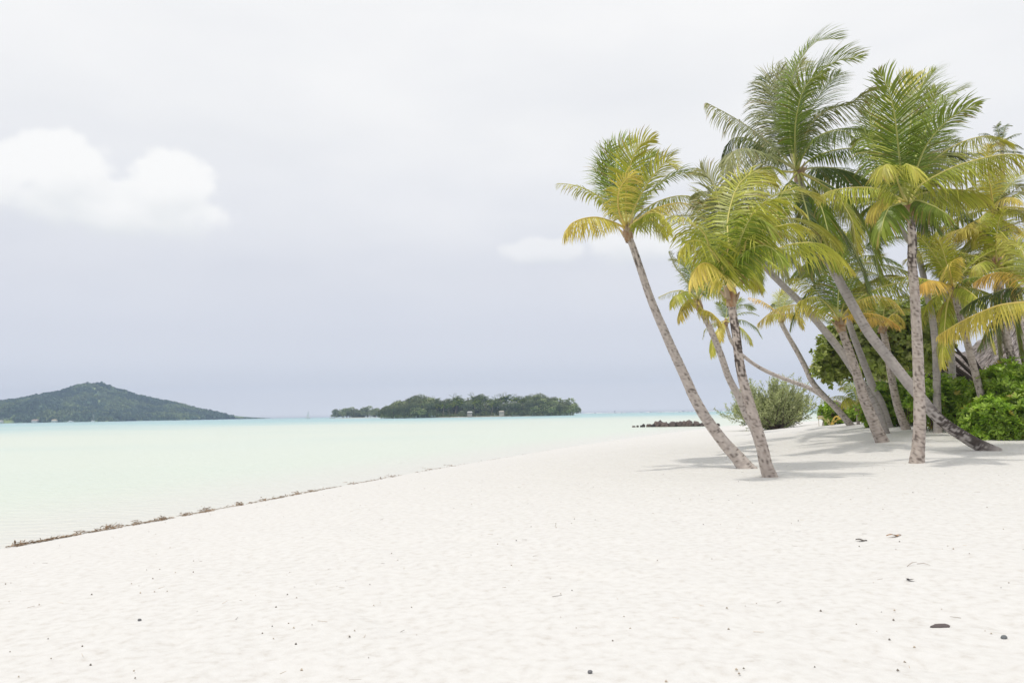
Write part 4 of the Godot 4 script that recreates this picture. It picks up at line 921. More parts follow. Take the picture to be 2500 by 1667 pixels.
# ---------------------------------------------------------------- far shores
func far_tree(kind: int) -> Node3D:
	var o := Node3D.new()
	rng.seed = 400 + kind
	begin()
	var wood := Color(.20, .16, .13)
	if kind < 2:   # coconut palm, 1 m = 1 unit at a height of ten
		var top := Vector3(.9 if kind == 0 else -.7, 9.0, 0)
		tube(PackedVector3Array([Vector3(0, -.5, 0), Vector3(.1, 3, 0), top * .62 + Vector3(0, 0, .2), top]), PackedFloat32Array([.26, .18, .15, .12]), 6, wood * 1.6)
		finish("trunk", M["wood"], o)
		begin()
		for i in 17:
			var az := i * 2.4
			var el := lerpf(1.2, -.3, i / 17.0)
			var d := Vector3(cos(az) * cos(el), sin(el), sin(az) * cos(el))
			var c := top
			var tone: Color = [TONES[0][0], TONES[0][1], TONES[1][0], TONES[5][1]][i % 4]
			for k in 6:
				d = (d + Vector3(.10, -.16, 0)).normalized()
				var s := d.cross(Vector3.UP).normalized()
				for sg in [-1.0, 1.0]:
					for h in 3: leaf(c + d * .18 * h, (d * .6 + s * sg - Vector3.UP * .5).normalized(), Vector3.UP, 1.15 - k * .08, .07, tone * rng.randf_range(.7, 1.25))
				c += d * .62
		finish("crown", M["matte leaf"], o)
		return o
	var tall: bool = kind < 4
	tube(PackedVector3Array([Vector3(0, -.5, 0), Vector3(.15, 3.5, .1), Vector3(.4, 7, 0)]), PackedFloat32Array([.3, .22, .08]), 6, wood)
	finish("trunk", M["wood"], o)
	begin()
	var lobes := []
	for i in 13 if tall else 9:
		var a := rng.randf() * TAU
		var h := rng.randf_range(1.6, 8.6) if tall else rng.randf_range(1.0, 6.2)
		var w: float = (2.6 - .14 * h if tall else 3.4 * sin(clampf(h / 6.6, 0, 1) * PI * .85 + .35)) * sqrt(rng.randf())
		lobes.append([Vector3(cos(a) * w + h * .06, h, sin(a) * w), rng.randf_range(1.0, 1.7)])
	for b in lobes:
		var tone := rng.randf_range(.75, 1.25)
		for i in 150:
			var u := Vector3(rng.randfn(), rng.randfn(), rng.randfn()).normalized()
			var p: Vector3 = b[0] + u * b[1] * (1.0 + .4 * fine.get_noise_3dv(u * 3 + b[0])) * (1.0 - .5 * rng.randf() * rng.randf())
			if p.y < .1: continue
			var col := (Color(.18, .215, .115) if tall else Color(.20, .245, .105)).lerp(Color(.36, .38, .19), rng.randf() * rng.randf()) * tone
			if tall: leaf(p, (u * .5 + Vector3(.5, 1.0, 0) + Vector3(rng.randfn(), rng.randfn(), rng.randfn()) * .3).normalized(), u, rng.randf_range(.6, 1.3), .10, col)
			else: leaf(p, (u + Vector3.UP * .4 + Vector3(rng.randfn(), rng.randfn(), rng.randfn()) * .5).normalized(), u, rng.randf_range(.5, .9), .22, col)
	var c := finish("crown", M["matte leaf"], o)
	c.set_meta("kind", "stuff")
	return o


func outline(pts: Array, x: float) -> float:
	for i in pts.size() - 1:
		if x <= pts[i + 1][0]: return lerpf(pts[i][1], pts[i + 1][1], clampf((x - pts[i][0]) / (pts[i + 1][0] - pts[i][0]), 0, 1))
	return pts[pts.size() - 1][1]


func islet_ground(called: String, a: Vector3, b: Vector3, depth: float, high: float) -> void:
	begin()
	var n := 60
	for j in 7:
		for i in n + 1:
			var t := float(i) / n
			var w := j / 6.0
			var p := a.lerp(b, t)
			p.z += depth * (.5 - w) * (.35 + .65 * sin(PI * t)) + 4 * fine.get_noise_2d(t * 60 + a.x, j)
			p.y = high * pow(maxf(0, sin(PI * w)), .6) * pow(maxf(0, sin(PI * t)), .35) - .15
			lv.append(p)
			lc.append(Color(.55, .52, .44).lerp(Color(.16, .18, .07), smoothstep(.22, .4, w + .12 * fine.get_noise_2d(t * 160, 3)) ))
	for j in 6:
		for i in n:
			var k := j * (n + 1) + i
			quad(k, k + n + 1, k + n + 2, k + 1)
	smooth_normals()
	for i in ln.size():
		if ln[i].y < 0: ln[i] = -ln[i]
	tag(finish(called, M["far ground"], self), "", "", "", "structure")


func ridge_hill(called: String, prof: Array, z0: float, back: float, front: float, nx: int, nz: int, seed_: float, forest: int) -> void:
	# prof: [x, height] along the crest
	begin()
	var x0: float = prof[0][0]
	var x1: float = prof[prof.size() - 1][0]
	var hs := PackedFloat32Array()
	for j in nz + 1:
		for i in nx + 1:
			var x := lerpf(x0, x1, float(i) / nx)
			var w := lerpf(-1, 1, float(j) / nz)
			var z := z0 - w * back if w > 0 else z0 - w * front
			var h := outline(prof, x)
			var fall := pow(maxf(0, 1.0 - absf(w)), .9)
			var gully := fine.get_noise_2d(x * .035 + seed_, z * .018) * .5 + fine.get_noise_2d(x * .09 + seed_, z * .05) * .25
			var y := h * fall * (1.0 + .34 * gully * (1.0 - fall)) + 2.5 * fine.get_noise_2d(x * .3, z * .3 + seed_)
			lv.append(Vector3(x, y if absf(w) < .995 else -2.0, z))
			var sunny := smoothstep(-.1, .35, fine.get_noise_2d(x * .02 + 40 + seed_, z * .02))
			lc.append(Color(.105, .165, .10).lerp(Color(.29, .36, .14), sunny))
	for j in nz:
		for i in nx:
			var k := j * (nx + 1) + i
			quad(k, k + nx + 1, k + nx + 2, k + 1)
	smooth_normals()
	for i in ln.size():
		if ln[i].y < 0: ln[i] = -ln[i]
	var src := lv
	var cs := lc
	tag(finish(called, M["far ground"], self), "", "", "", "structure")
	# the wood that covers it
	rng.seed = int(seed_) + 3
	begin()
	for i in 26:
		var u := Vector3(rng.randfn(), absf(rng.randfn()) * .8, rng.randfn()).normalized()
		leaf(u * .55, (u + Vector3(rng.randfn(), rng.randfn(), rng.randfn()) * .5).normalized(), Vector3(rng.randfn(), rng.randfn(), rng.randfn()).normalized(), .8, .42, Color(1, 1, 1) * rng.randf_range(.75, 1.2))
	var a := []
	a.resize(Mesh.ARRAY_MAX)
	a[Mesh.ARRAY_VERTEX] = lv
	a[Mesh.ARRAY_COLOR] = lc
	a[Mesh.ARRAY_INDEX] = li
	var am := ArrayMesh.new()
	am.add_surface_from_arrays(Mesh.PRIMITIVE_TRIANGLES, a)
	am.surface_set_material(0, M["matte leaf"])
	var mm := MultiMesh.new()
	mm.transform_format = MultiMesh.TRANSFORM_3D
	mm.use_colors = true
	mm.mesh = am
	mm.instance_count = forest
	for i in forest:
		var fi := rng.randf() * nx
		var fj := pow(rng.randf(), .8) * nz * .56
		var k := mini(int(fj), nz - 1) * (nx + 1) + mini(int(fi), nx - 1)
		var p := src[k].lerp(src[k + 1], fmod(fi, 1)).lerp(src[k + nx + 1], fmod(fj, 1) * .9)
		var s := rng.randf_range(3.0, 6.5)
		if p.y < 1.5: p.y = 1.0
		mm.set_instance_transform(i, Transform3D(Basis(Vector3.UP, rng.randf() * TAU).scaled(Vector3(s, s * rng.randf_range(.8, 1.3), s)), p))
		mm.set_instance_color(i, cs[k].lerp(Color(.16, .22, .11), .3) * rng.randf_range(.7, 1.35))
	var o := MultiMeshInstance3D.new()
	o.multimesh = mm
	o.name = numbered("hillside_forest")
	add_child(o)
	tag(o, "dense green forest covering the " + ("tall far hill" if forest > 3000 else "low shore below the far hill"), "forest", "", "stuff")


func make_boat(p: Vector3, hull: float, mast: float, turn: float, label: String, sail: bool) -> void:
	var root := thing("sailboat" if mast > 0 else "motorboat", p, label, "boat")
	root.rotation.y = turn
	begin()
	for i in 9:
		var t := i / 8.0
		var w := hull * .15 * pow(sin(PI * clampf(t * .86 + .14, 0, 1)), .6)
		var x := (t - .5) * -hull
		for q in [Vector3(0, -.35, 0), Vector3(0, .05, w * .75), Vector3(0, hull * .11 * (1 + .5 * (1 - t)), w), Vector3(0, hull * .11 * (1 + .5 * (1 - t)), -w), Vector3(0, .05, -w * .75)]:
			lv.append(q + Vector3(x, 0, 0))
			lc.append(Color(.75, .75, .74))
	for i in 8:
		for k in 5: quad(i * 5 + k, i * 5 + (k + 1) % 5, (i + 1) * 5 + (k + 1) % 5, (i + 1) * 5 + k)
	finish("hull", M["paint"], root)
	begin()
	box(Vector3(-.02 * hull, hull * .19, 0), Vector3(hull * .2, hull * .06, hull * .09), Color(.72, .73, .74))
	finish("cabin", M["paint"], root)
	if mast <= 0: return
	begin()
	tube(PackedVector3Array([Vector3(.05 * hull, hull * .1, 0), Vector3(.05 * hull, mast, 0)]), PackedFloat32Array([.16, .10]), 6, Color(.7, .7, .7))
	finish("mast", M["paint"], root)
	begin()
	tube(PackedVector3Array([Vector3(.05 * hull, hull * .3, 0), Vector3(-.42 * hull, hull * .28, 0)]), PackedFloat32Array([.14, .14]), 6, Color(.62, .62, .64))
	finish("boom", M["paint"], root)
	begin()
	tube(PackedVector3Array([Vector3(.04 * hull, mast * .97, 0), Vector3(.5 * hull, hull * .16, 0)]), PackedFloat32Array([.04, .12]), 5, Color(.75, .75, .75))
	finish("forestay", M["paint"], root)
	if sail:
		begin()
		for i in 7:
			var t := i / 6.0
			var c := Vector3(.04 * hull, hull * .32, 0).lerp(Vector3(.04 * hull, mast * .96, 0), t)
			lv.append(c)
			lv.append(c + Vector3(-.40 * hull * (1 - t) - .02, 0, .1 * hull * sin(PI * t)))
			lc.append_array([Color(.8, .8, .79), Color(.8, .8, .79)])
		for i in 6: quad(i * 2, i * 2 + 2, i * 2 + 3, i * 2 + 1)
		finish("sail", M["paint"], root)


func make_bungalow(p: Vector3, w: float, label: String) -> void:
	var root := thing("stilt_bungalow", p, label, "bungalow", "small bungalows on stilts off the far point")
	begin()
	for sx in [-1, 1]:
		for sz in [-1, 1]:
			begin()
			tube(PackedVector3Array([Vector3(sx * w * .4, -1, sz * w * .4), Vector3(sx * w * .4, 1.6, sz * w * .4)]), PackedFloat32Array([.2, .2]), 5, Color(.22, .18, .15))
			finish("stilt", M["wood"], root)
	begin()
	box(Vector3(0, 2.6, 0), Vector3(w * .42, 1.2, w * .42), Color(.25, .2, .16))
	finish("wall", M["wood"], root)
	begin()
	var at := 0
	for q in [Vector3(-1, 0, -1), Vector3(1, 0, -1), Vector3(1, 0, 1), Vector3(-1, 0, 1)]:
		lv.append(q * w * .6 + Vector3(0, 3.5, 0))
		lc.append(Color(.2, .18, .15))
	lv.append(Vector3(0, 3.5 + w * .5, 0))
	lc.append(Color(.24, .21, .18))
	for k in 4: li.append_array([at + k, at + 4, at + (k + 1) % 4])
	finish("roof", M["matte leaf"], root)


func make_house(p: Vector3, w: float, roof: Color, wallc: Color, label: String) -> void:
	var root := thing("shore_house", p, label, "house")
	begin()
	box(Vector3(0, 1.5, 0), Vector3(w * .5, 1.6, w * .35), wallc)
	finish("wall", M["paint"], root)
	begin()
	for q in [Vector3(-.58, 3.0, .45), Vector3(.58, 3.0, .45), Vector3(.58, 3.0, -.45), Vector3(-.58, 3.0, -.45)]:
		lv.append(Vector3(q.x * w, q.y, q.z * w))
		lc.append(roof)
	lv.append(Vector3(-.4 * w, 3.0 + w * .22, 0))
	lv.append(Vector3(.4 * w, 3.0 + w * .22, 0))
	lc.append_array([roof, roof])
	li.append_array([0, 4, 5, 0, 5, 1, 2, 5, 4, 2, 4, 3, 1, 5, 2, 3, 4, 0])
	finish("roof", M["paint"], root)


# ---------------------------------------------------------------- sky
func build_sky() -> Sky:
	var w := 2048
	var h := 1024
	var data := PackedFloat32Array()
	data.resize(w * h * 3)
	var soft := FastNoiseLite.new()
	soft.seed = 4
	soft.frequency = 1.0
	soft.fractal_octaves = 4
	var puff := FastNoiseLite.new()
	puff.seed = 9
	puff.frequency = 1.0
	puff.fractal_octaves = 4
	puff.fractal_gain = .55
	# clear veil of rain cloud low down, bright thin overcast higher up; elevation in degrees
	var stops := [[0.0, Color(.95, .965, 1.02)], [1.5, Color(.92, .93, .985)], [3.0, Color(.82, .845, .915)], [6.0, Color(.77, .795, .87)], [10.0, Color(.79, .81, .87)], [14.0, Color(.85, .865, .905)], [20.0, Color(.91, .918, .935)], [28.0, Color(.955, .957, .962)], [90.0, Color(.98, .98, .98)]]
	var ramp := PackedColorArray()
	for j in 513:
		var e := j * 90.0 / 512
		var k := 0
		while k < stops.size() - 2 and e > stops[k + 1][0]: k += 1
		ramp.append(stops[k][1].lerp(stops[k + 1][1], smoothstep(0, 1, (e - stops[k][0]) / (stops[k + 1][0] - stops[k][0]))))
	# cumulus heads: azimuth, elevation, half width, half height, whiteness
	var heads := [[-26.5, 13.3, 7.2, 2.3, .95], [-29.7, 15.1, 3.6, 3.0, 1.0], [-23.2, 14.8, 3.3, 2.6, 1.0], [-35.0, 14.2, 4.5, 3.4, 1.0], [-41.0, 13.6, 5.0, 3.5, .9], [2.5, 11.3, 3.6, 1.1, .55], [9.0, 11.6, 4.2, 1.6, .7], [60.0, 14.0, 8.0, 4.0, .9], [-75.0, 13.0, 9.0, 4.0, .9], [120.0, 15.0, 9.0, 5.0, .9], [170.0, 13.0, 8.0, 4.0, .9], [-130.0, 14.0, 8.0, 5.0, .9]]
	for j in h / 2:
		var e := (.5 - (j + .5) / h) * 180.0
		var er := deg_to_rad(e)
		var ce := cos(er)
		var se := sin(er)
		var low: Color = ramp[clampi(int(e / 90.0 * 512), 0, 512)]
		for i in w:
			var az := fposmod((i + .5) / w + .5, 1.0) * 360.0 - 180.0
			var ar := deg_to_rad(az)
			var dx := sin(ar) * ce
			var dz := -cos(ar) * ce
			var n := soft.get_noise_3d(dx * 2.6 + 3, se * 7.5, dz * 2.6)
			var r := low.r
			var g := low.g
			var b := low.b
			# streaks of thicker and thinner overcast
			var veil := n * .5 * smoothstep(1.0, 14.0, e)
			r += veil * .13
			g += veil * .115
			b += veil * .085
			if e < 28:
				for q in heads:
					var ddx: float = absf(az - q[0])
					if ddx > q[2] * 2.4: continue
					var hx: float = (az - q[0]) / q[2]
					var hy: float = (e - q[1]) / q[3]
					if hy < 0: hy *= .85
					var f := puff.get_noise_3d(dx * 9, se * 12, dz * 9)
					var f2 := puff.get_noise_3d(dx * 30, se * 36 + 5, dz * 30)
					var dd := 1.0 - sqrt(hx * hx + hy * hy) + .34 * f + .2 * f2
					var edge := smoothstep(0.0, lerpf(.9, .25, smoothstep(-.7, .3, hy)), dd) * float(q[4])
					if edge <= 0: continue
					var lit := smoothstep(-.85, .2, hy + .35 * f)
					r = lerpf(r, lerpf(.80, 1.01, lit), edge)
					g = lerpf(g, lerpf(.83, 1.01, lit), edge)
					b = lerpf(b, lerpf(.855, 1.005, lit), edge)
			var at := (j * w + i) * 3
			data[at] = r
			data[at + 1] = g
			data[at + 2] = b
	for j in range(h / 2, h):
		for i in range(0, w * 3, 3):
			var at := j * w * 3 + i
			data[at] = .62
			data[at + 1] = .66
			data[at + 2] = .72
	var im := Image.create_from_data(w, h, false, Image.FORMAT_RGBF, data.to_byte_array())
	var pm := PanoramaSkyMaterial.new()
	pm.panorama = ImageTexture.create_from_image(im)
	var sky := Sky.new()
	sky.sky_material = pm
	return sky


# ---------------------------------------------------------------- the scene
func _ready() -> void:
	var cam := Camera3D.new()
	cam.name = "camera"
	cam.fov = 46.0
	cam.near = .1
	cam.far = 9000.0
	cam.position = Vector3(0, 2.3, 0)
	cam.rotation_degrees = Vector3(5.12, 0, -.945)
	add_child(cam)
	var env := Environment.new()
	env.background_mode = Environment.BG_SKY
	env.sky = build_sky()
	env.background_energy_multiplier = 1.0
	env.tonemap_mode = Environment.TONE_MAPPER_LINEAR
	env.tonemap_exposure = 1.0
	env.sdfgi_enabled = true
	env.ssao_enabled = true
	env.ssil_enabled = true
	env.fog_enabled = true
	env.fog_density = .00028
	env.fog_light_color = Color(.76, .86, 1.0)
	var we := WorldEnvironment.new()
	we.environment = env
	add_child(we)
	var sun := DirectionalLight3D.new()
	sun.name = "sun"
	sun.light_energy = .60
	sun.light_color = Color(1, .975, .93)
	sun.light_angular_distance = 2.0
	sun.shadow_enabled = true
	add_child(sun)
	sun.look_at_from_position(Vector3(-.30, .92, .26) * 10, Vector3.ZERO)

	grit.seed = 3
	grit.frequency = .5
	grit.fractal_octaves = 3
	fine.seed = 12
	fine.frequency = .5
	fine.fractal_octaves = 3
	var pl := material("palm leaf", .34, .36)
	pl.backlight_enabled = true
	pl.backlight = Color(.6, .62, .3)
	material("petiole", .5)
	material("palm bark", .9, .3)
	var gl := material("glossy leaf", .36, .5)
	gl.backlight_enabled = true
	gl.backlight = Color(.7, .74, .3)
	var ml := material("matte leaf", .75, .35)
	ml.backlight_enabled = true
	ml.backlight = Color(.3, .3, .15)
	material("wood", .9, .3)
	material("stone", .85, .4)
	material("far ground", .95, .2)
	material("paint", .4, .5)

	build_sand()
	build_sea()
	build_far_shores()
	build_palms()
	build_growth()
	build_details()


func build_far_shores() -> void:
	ridge_hill("hill", [[-1980, 0], [-1800, 10], [-1640, 22], [-1560, 30], [-1420, 34], [-1290, 40], [-1210, 46], [-1160, 53], [-1075, 68], [-1040, 77], [-1000, 88], [-975, 86], [-935, 72], [-900, 60], [-840, 46], [-800, 37], [-745, 21], [-715, 14], [-690, 8], [-670, 4]], -1900, 340, 330, 300, 70, 5.0, 8500)
	ridge_hill("shore_hill", [[-1900, 0], [-1760, 22], [-1600, 48], [-1300, 50], [-1080, 40], [-1000, 33], [-930, 36], [-880, 26], [-820, 17], [-770, 9], [-735, 4]], -1560, 200, 120, 150, 44, 31.0, 2600)
	islet_ground("islet_ground", Vector3(-110, 0, -655), Vector3(52, 0, -650), 44, .9)
	islet_ground("far_islet_ground", Vector3(-226, 0, -1000), Vector3(-150, 0, -1000), 30, .9)
	var protos := []
	for k in 6: protos.append(far_tree(k))
	# crest of the wooded islet: [x in metres, height in metres]
	var crest := [[-107, 8], [-97, 13], [-86, 15], [-72, 18], [-60, 20], [-52, 15], [-46, 12], [-36, 15], [-20, 15], [-5, 16], [6, 12], [16, 15], [26, 13], [38, 15.5]]
	var crest2 := [[-107, 9], [-100, 12.5], [-90, 15], [-82, 16.5], [-72, 19], [-66, 16.5], [-60, 14.5], [-52, 16], [-43, 16], [-33, 17], [-24, 14.5], [-14, 16], [-6, 16.5], [4, 15.5], [12, 17], [22, 17.5], [27, 15], [33, 15], [38, 11], [42, 14], [47, 12], [51, 5]]
	rng.seed = 50
	var spots := []
	for i in 96:
		var x := lerpf(-106, 50, (i + rng.randf_range(.1, .9)) / 96.0)
		var row := i % 3
		spots.append([x, -640.0 - row * 9 - rng.randf() * 5, outline(crest2, x) * [.70, .86, 1.0][row] * rng.randf_range(.86, 1.08)])
	spots.sort_custom(func(a, b): return a[0] < b[0])
	var count := {}
	for i in spots.size():
		var s: Array = spots[i]
		var x: float = s[0]
		var palmy: bool = x > -66 and x < 18
		var kind: int = (rng.randi_range(0, 1) if rng.randf() < .55 else rng.randi_range(3, 4)) if palmy else (rng.randi_range(2, 3) if rng.randf() < .7 else 5)
		var o: Node3D = protos[kind].duplicate()
		var sort: String = ["coconut palm", "coconut palm", "feathery ironwood tree", "feathery ironwood tree", "round leafy tree", "round leafy tree"][kind]
		o.name = numbered(["islet_palm", "islet_palm", "ironwood_tree", "ironwood_tree", "leafy_tree", "leafy_tree"][kind])
		add_child(o)
		var hgt: float = s[2] / [10.2, 10.2, 10.0, 10.0, 7.6, 7.6][kind]
		var wide: float = hgt * rng.randf_range(.85, 1.15) * (1.6 if kind > 1 else 1.25)
		o.transform = Transform3D(Basis(Vector3.UP, rng.randf_range(-.5, .5)).scaled(Vector3(wide, hgt, wide)), Vector3(x, .4, s[1]))
		count[sort] = count.get(sort, -1) + 1
		tag(o, "%s on the long wooded islet, %s of its kind from the left end" % [sort, nth(count[sort])], "palm tree" if kind < 2 else "tree", "trees of the wooded islet")
	for i in 12:
		var x := lerpf(-222, -155, (i + rng.randf()) / 12.0)
		var kind := rng.randi_range(2, 5)
		var o: Node3D = protos[kind].duplicate()
		o.name = numbered("hazy_tree")
		add_child(o)
		var hgt := lerpf(8.5, 14.5, sin(PI * clampf(i / 13.0 + .12, 0, 1))) * rng.randf_range(.85, 1.05) / (10.0 if kind < 4 else 7.6)
		o.transform = Transform3D(Basis(Vector3.UP, rng.randf_range(-.5, .5)).scaled(Vector3(hgt * 1.5, hgt, hgt * 1.5)), Vector3(x, .3, -1000 - rng.randf() * 14))
		tag(o, "hazy green tree on the small far islet, %s tree from its left end" % nth(i), "tree", "trees of the small far islet")
	# low growth in front of the islet's trunks
	rng.seed = 8
	begin()
	for i in 5200:
		var x := rng.randf_range(-105, 48)
		var p := Vector3(x, .3 + absf(rng.randfn()) * 1.5, -634.0 - rng.randf() * 16)
		leaf(p, Vector3(rng.randfn() * .5, 1, rng.randfn() * .5).normalized(), Vector3(rng.randfn(), rng.randfn(), rng.randfn()).normalized(), rng.randf_range(.5, 1.2), .22, Color(.15, .19, .07).lerp(Color(.32, .34, .12), rng.randf() * rng.randf()))
	tag(finish("undergrowth", M["matte leaf"], self), "low green undergrowth along the foot of the wooded islet", "undergrowth", "", "stuff")
	for p in protos: p.free()
	make_boat(Vector3(-279.5, .1, -1100), 7.0, 10.5, .35, "small white sailboat under way beside the small far islet", true)
	make_boat(Vector3(-751, .1, -1440), 9.0, 15.0, -.4, "white yacht with a tall bare mast anchored below the far hill", false)
	make_boat(Vector3(-782, .1, -1425), 11.0, 0, .1, "white motorboat moored by the shore under the far hill", false)
	make_boat(Vector3(-260, .1, -1150), 6.0, 0, .2, "tiny white motorboat between the sailboat and the far islet", false)
	for a in [[-915.0, 9.0, Color(.5, .47, .45), "pale house at the water's edge near the far shore's left end"], [-852.0, 10.0, Color(.42, .30, .24), "white house on the far shore left of the moored motorboat"], [-818.0, 8.0, Color(.55, .45, .3), "house with a straw coloured roof on the far shore"]]:
		make_house(Vector3(a[0], .6, -1438), a[1], a[2], Color(.7, .68, .64), a[3])
	make_house(Vector3(-34, .7, -632), 3.8, Color(.55, .55, .54), Color(.35, .3, .26), "white roofed beach house among the islet's palms")
	make_house(Vector3(-9, .7, -631), 4.0, Color(.40, .36, .3), Color(.4, .35, .3), "brown roofed beach hut near the middle of the islet")
	for i in 8:
		make_bungalow(Vector3(-786 + i * 13.2 + sin(i * 2.7) * 2, 0, -1890), 6.5 + 1.2 * sin(i * 1.9), "stilt bungalow off the far point, %s from the hill" % nth(i))
	# the surf that breaks on the reef
	begin()
	rng.seed = 31
	for k in 46:
		var x := rng.randf_range(110, 390)
		var len_ := rng.randf_range(8, 30)
		var pts := PackedVector3Array()
		var rad := PackedFloat32Array()
		for q in 6:
			var t := q / 5.0
			pts.append(Vector3(x + len_ * t, .1, -1480 - 30 * rng.randf()))
			rad.append(.15 + rng.randf_range(.5, 1.6) * sin(PI * t))
		tube(pts, rad, 6, Color(.86, .87, .88))
	tag(finish("reef_surf", M["far ground"], self), "white line of surf breaking on the reef at the horizon", "surf", "", "stuff")
	begin()
	tube(PackedVector3Array([Vector3(184, -.5, -1460), Vector3(184, 3.2, -1460)]), PackedFloat32Array([.35, .3]), 6, Color(.10, .10, .11))
	box(Vector3(184, 3.4, -1460), Vector3(.9, .5, .9), Color(.10, .10, .11))
	var mk := finish("channel_marker", M["paint"], self)
	tag(mk, "dark channel marker standing in the lagoon right of the islet", "marker")


func build_palms() -> void:
	var g := "coconut palms of the grove on the sand"
	make_palm("A", "coconut_palm", "leftmost coconut palm, its long trunk leaning out over the open beach", g)
	make_palm("B", "coconut_palm", "nearest coconut palm, dark blotched trunk standing in front of the leftmost palm", g)
	make_palm("C", "coconut_palm", "tallest coconut palm on a thick trunk slanting up from the bushes", g)
	make_palm("D", "coconut_palm", "upright coconut palm with a straight pale trunk and black bands near its top", g)
	make_palm("F", "coconut_palm", "coconut palm with gold drooping fronds and a pinkish ringed trunk", g)
	make_palm("H", "coconut_palm", "slim leaning coconut palm right behind the nearest palm's trunk", g)
	make_palm("K", "coconut_palm", "distant coconut palm whose trunk lies almost level above the feathery bush", g)
	make_palm("L", "coconut_palm", "small thin coconut palm with a bowed trunk right of the feathery bush", g)
	make_palm("M", "coconut_palm", "grey leaning coconut palm with its trunk passing behind the gold-fronded palm", g)
	make_palm("N", "coconut_palm", "grey coconut palm rising between the gold-fronded palm and the broadleaf tree", g)
	make_palm("O", "coconut_palm", "short coconut palm with few yellow fronds before the broadleaf tree", g)
	make_palm("Q", "coconut_palm", "smooth grey coconut palm just right of the upright palm's trunk", g)
	make_palm("S", "coconut_palm", "tall grey coconut palm, second trunk right of the upright palm", g)
	make_palm("G", "coconut_palm", "speckled coconut palm growing out of the green bushes with a low bushy crown", g)
	make_palm("R", "coconut_palm", "coconut palm with a black and white trunk above the rightmost bush", g)
	make_palm("U", "coconut_palm", "yellow-green coconut palm crown near the frame's right edge below the dark one", g)
	make_palm("T", "coconut_palm", "coconut palm at the right edge, its long yellow frond reaching into view", g)
	make_palm("V", "coconut_palm", "small dark coconut palm crown far behind at the upper right", g)
	make_palm("Y", "young_palm", "young yellow-green palm without a trunk beside the low green bush", "young palms on the sand")
	make_palm("Z", "young_palm", "young palm half hidden behind trunks under the broadleaf tree", "young palms on the sand")


func build_growth() -> void:
	make_feathery_bush()
	var green := [Color(.22, .36, .035), Color(.48, .60, .11)]
	make_bush("tree", "broadleaf_tree", "broad leafy tree with a rounded crown behind the palm trunks", "tree", "", Vector3(27.2, 1.45, -44.5), 34, .28, .085, [Color(.25, .31, .06), Color(.60, .63, .24)], 5, Color(.07, .055, .045), .22)
	make_bush("b1", "beach_bush", "bright green bush behind the short yellow-fronded palm's foot", "bush", "glossy green beach bushes", Vector3(17.6, 1.38, -37.5), 34, .25, .046, green, 6, Color(.12, .09, .06), .022)
	make_bush("b2", "beach_bush", "dark green bush between the upright palm and the speckled palm", "bush", "glossy green beach bushes", Vector3(18.5, 1.32, -34.0), 38, .25, .046, green, 6, Color(.12, .09, .06), .022)
	make_bush("b3", "beach_bush", "nearest bright green bush at the right edge above the slanting trunk's foot", "bush", "glossy green beach bushes", Vector3(18.6, 1.10, -29.8), 44, .25, .046, green, 6, Color(.12, .09, .06), .022)
	make_bush("b4", "beach_bush", "upper green bush in front of the black and white palm trunk", "bush", "glossy green beach bushes", Vector3(19.6, 1.15, -31.3), 42, .25, .046, green, 6, Color(.12, .09, .06), .022)
	make_bush("b5", "beach_bush", "low far bush behind the bowed palm's foot", "bush", "glossy green beach bushes", Vector3(21.7, 1.36, -52.0), 36, .26, .05, green, 6, Color(.12, .09, .06), .022)
	make_hut(Vector3(31.5, 1.55, -45.5), Vector2(5.6, 4.6), 2.2, 6.6, .1, "larger thatched hut behind the right-hand bushes with a steep grey roof")
	make_hut(Vector3(26.8, 1.55, -50.5), Vector2(3.4, 3.0), 2.1, 4.2, -.1, "smaller thatched hut seen between the trunks under the broadleaf tree")


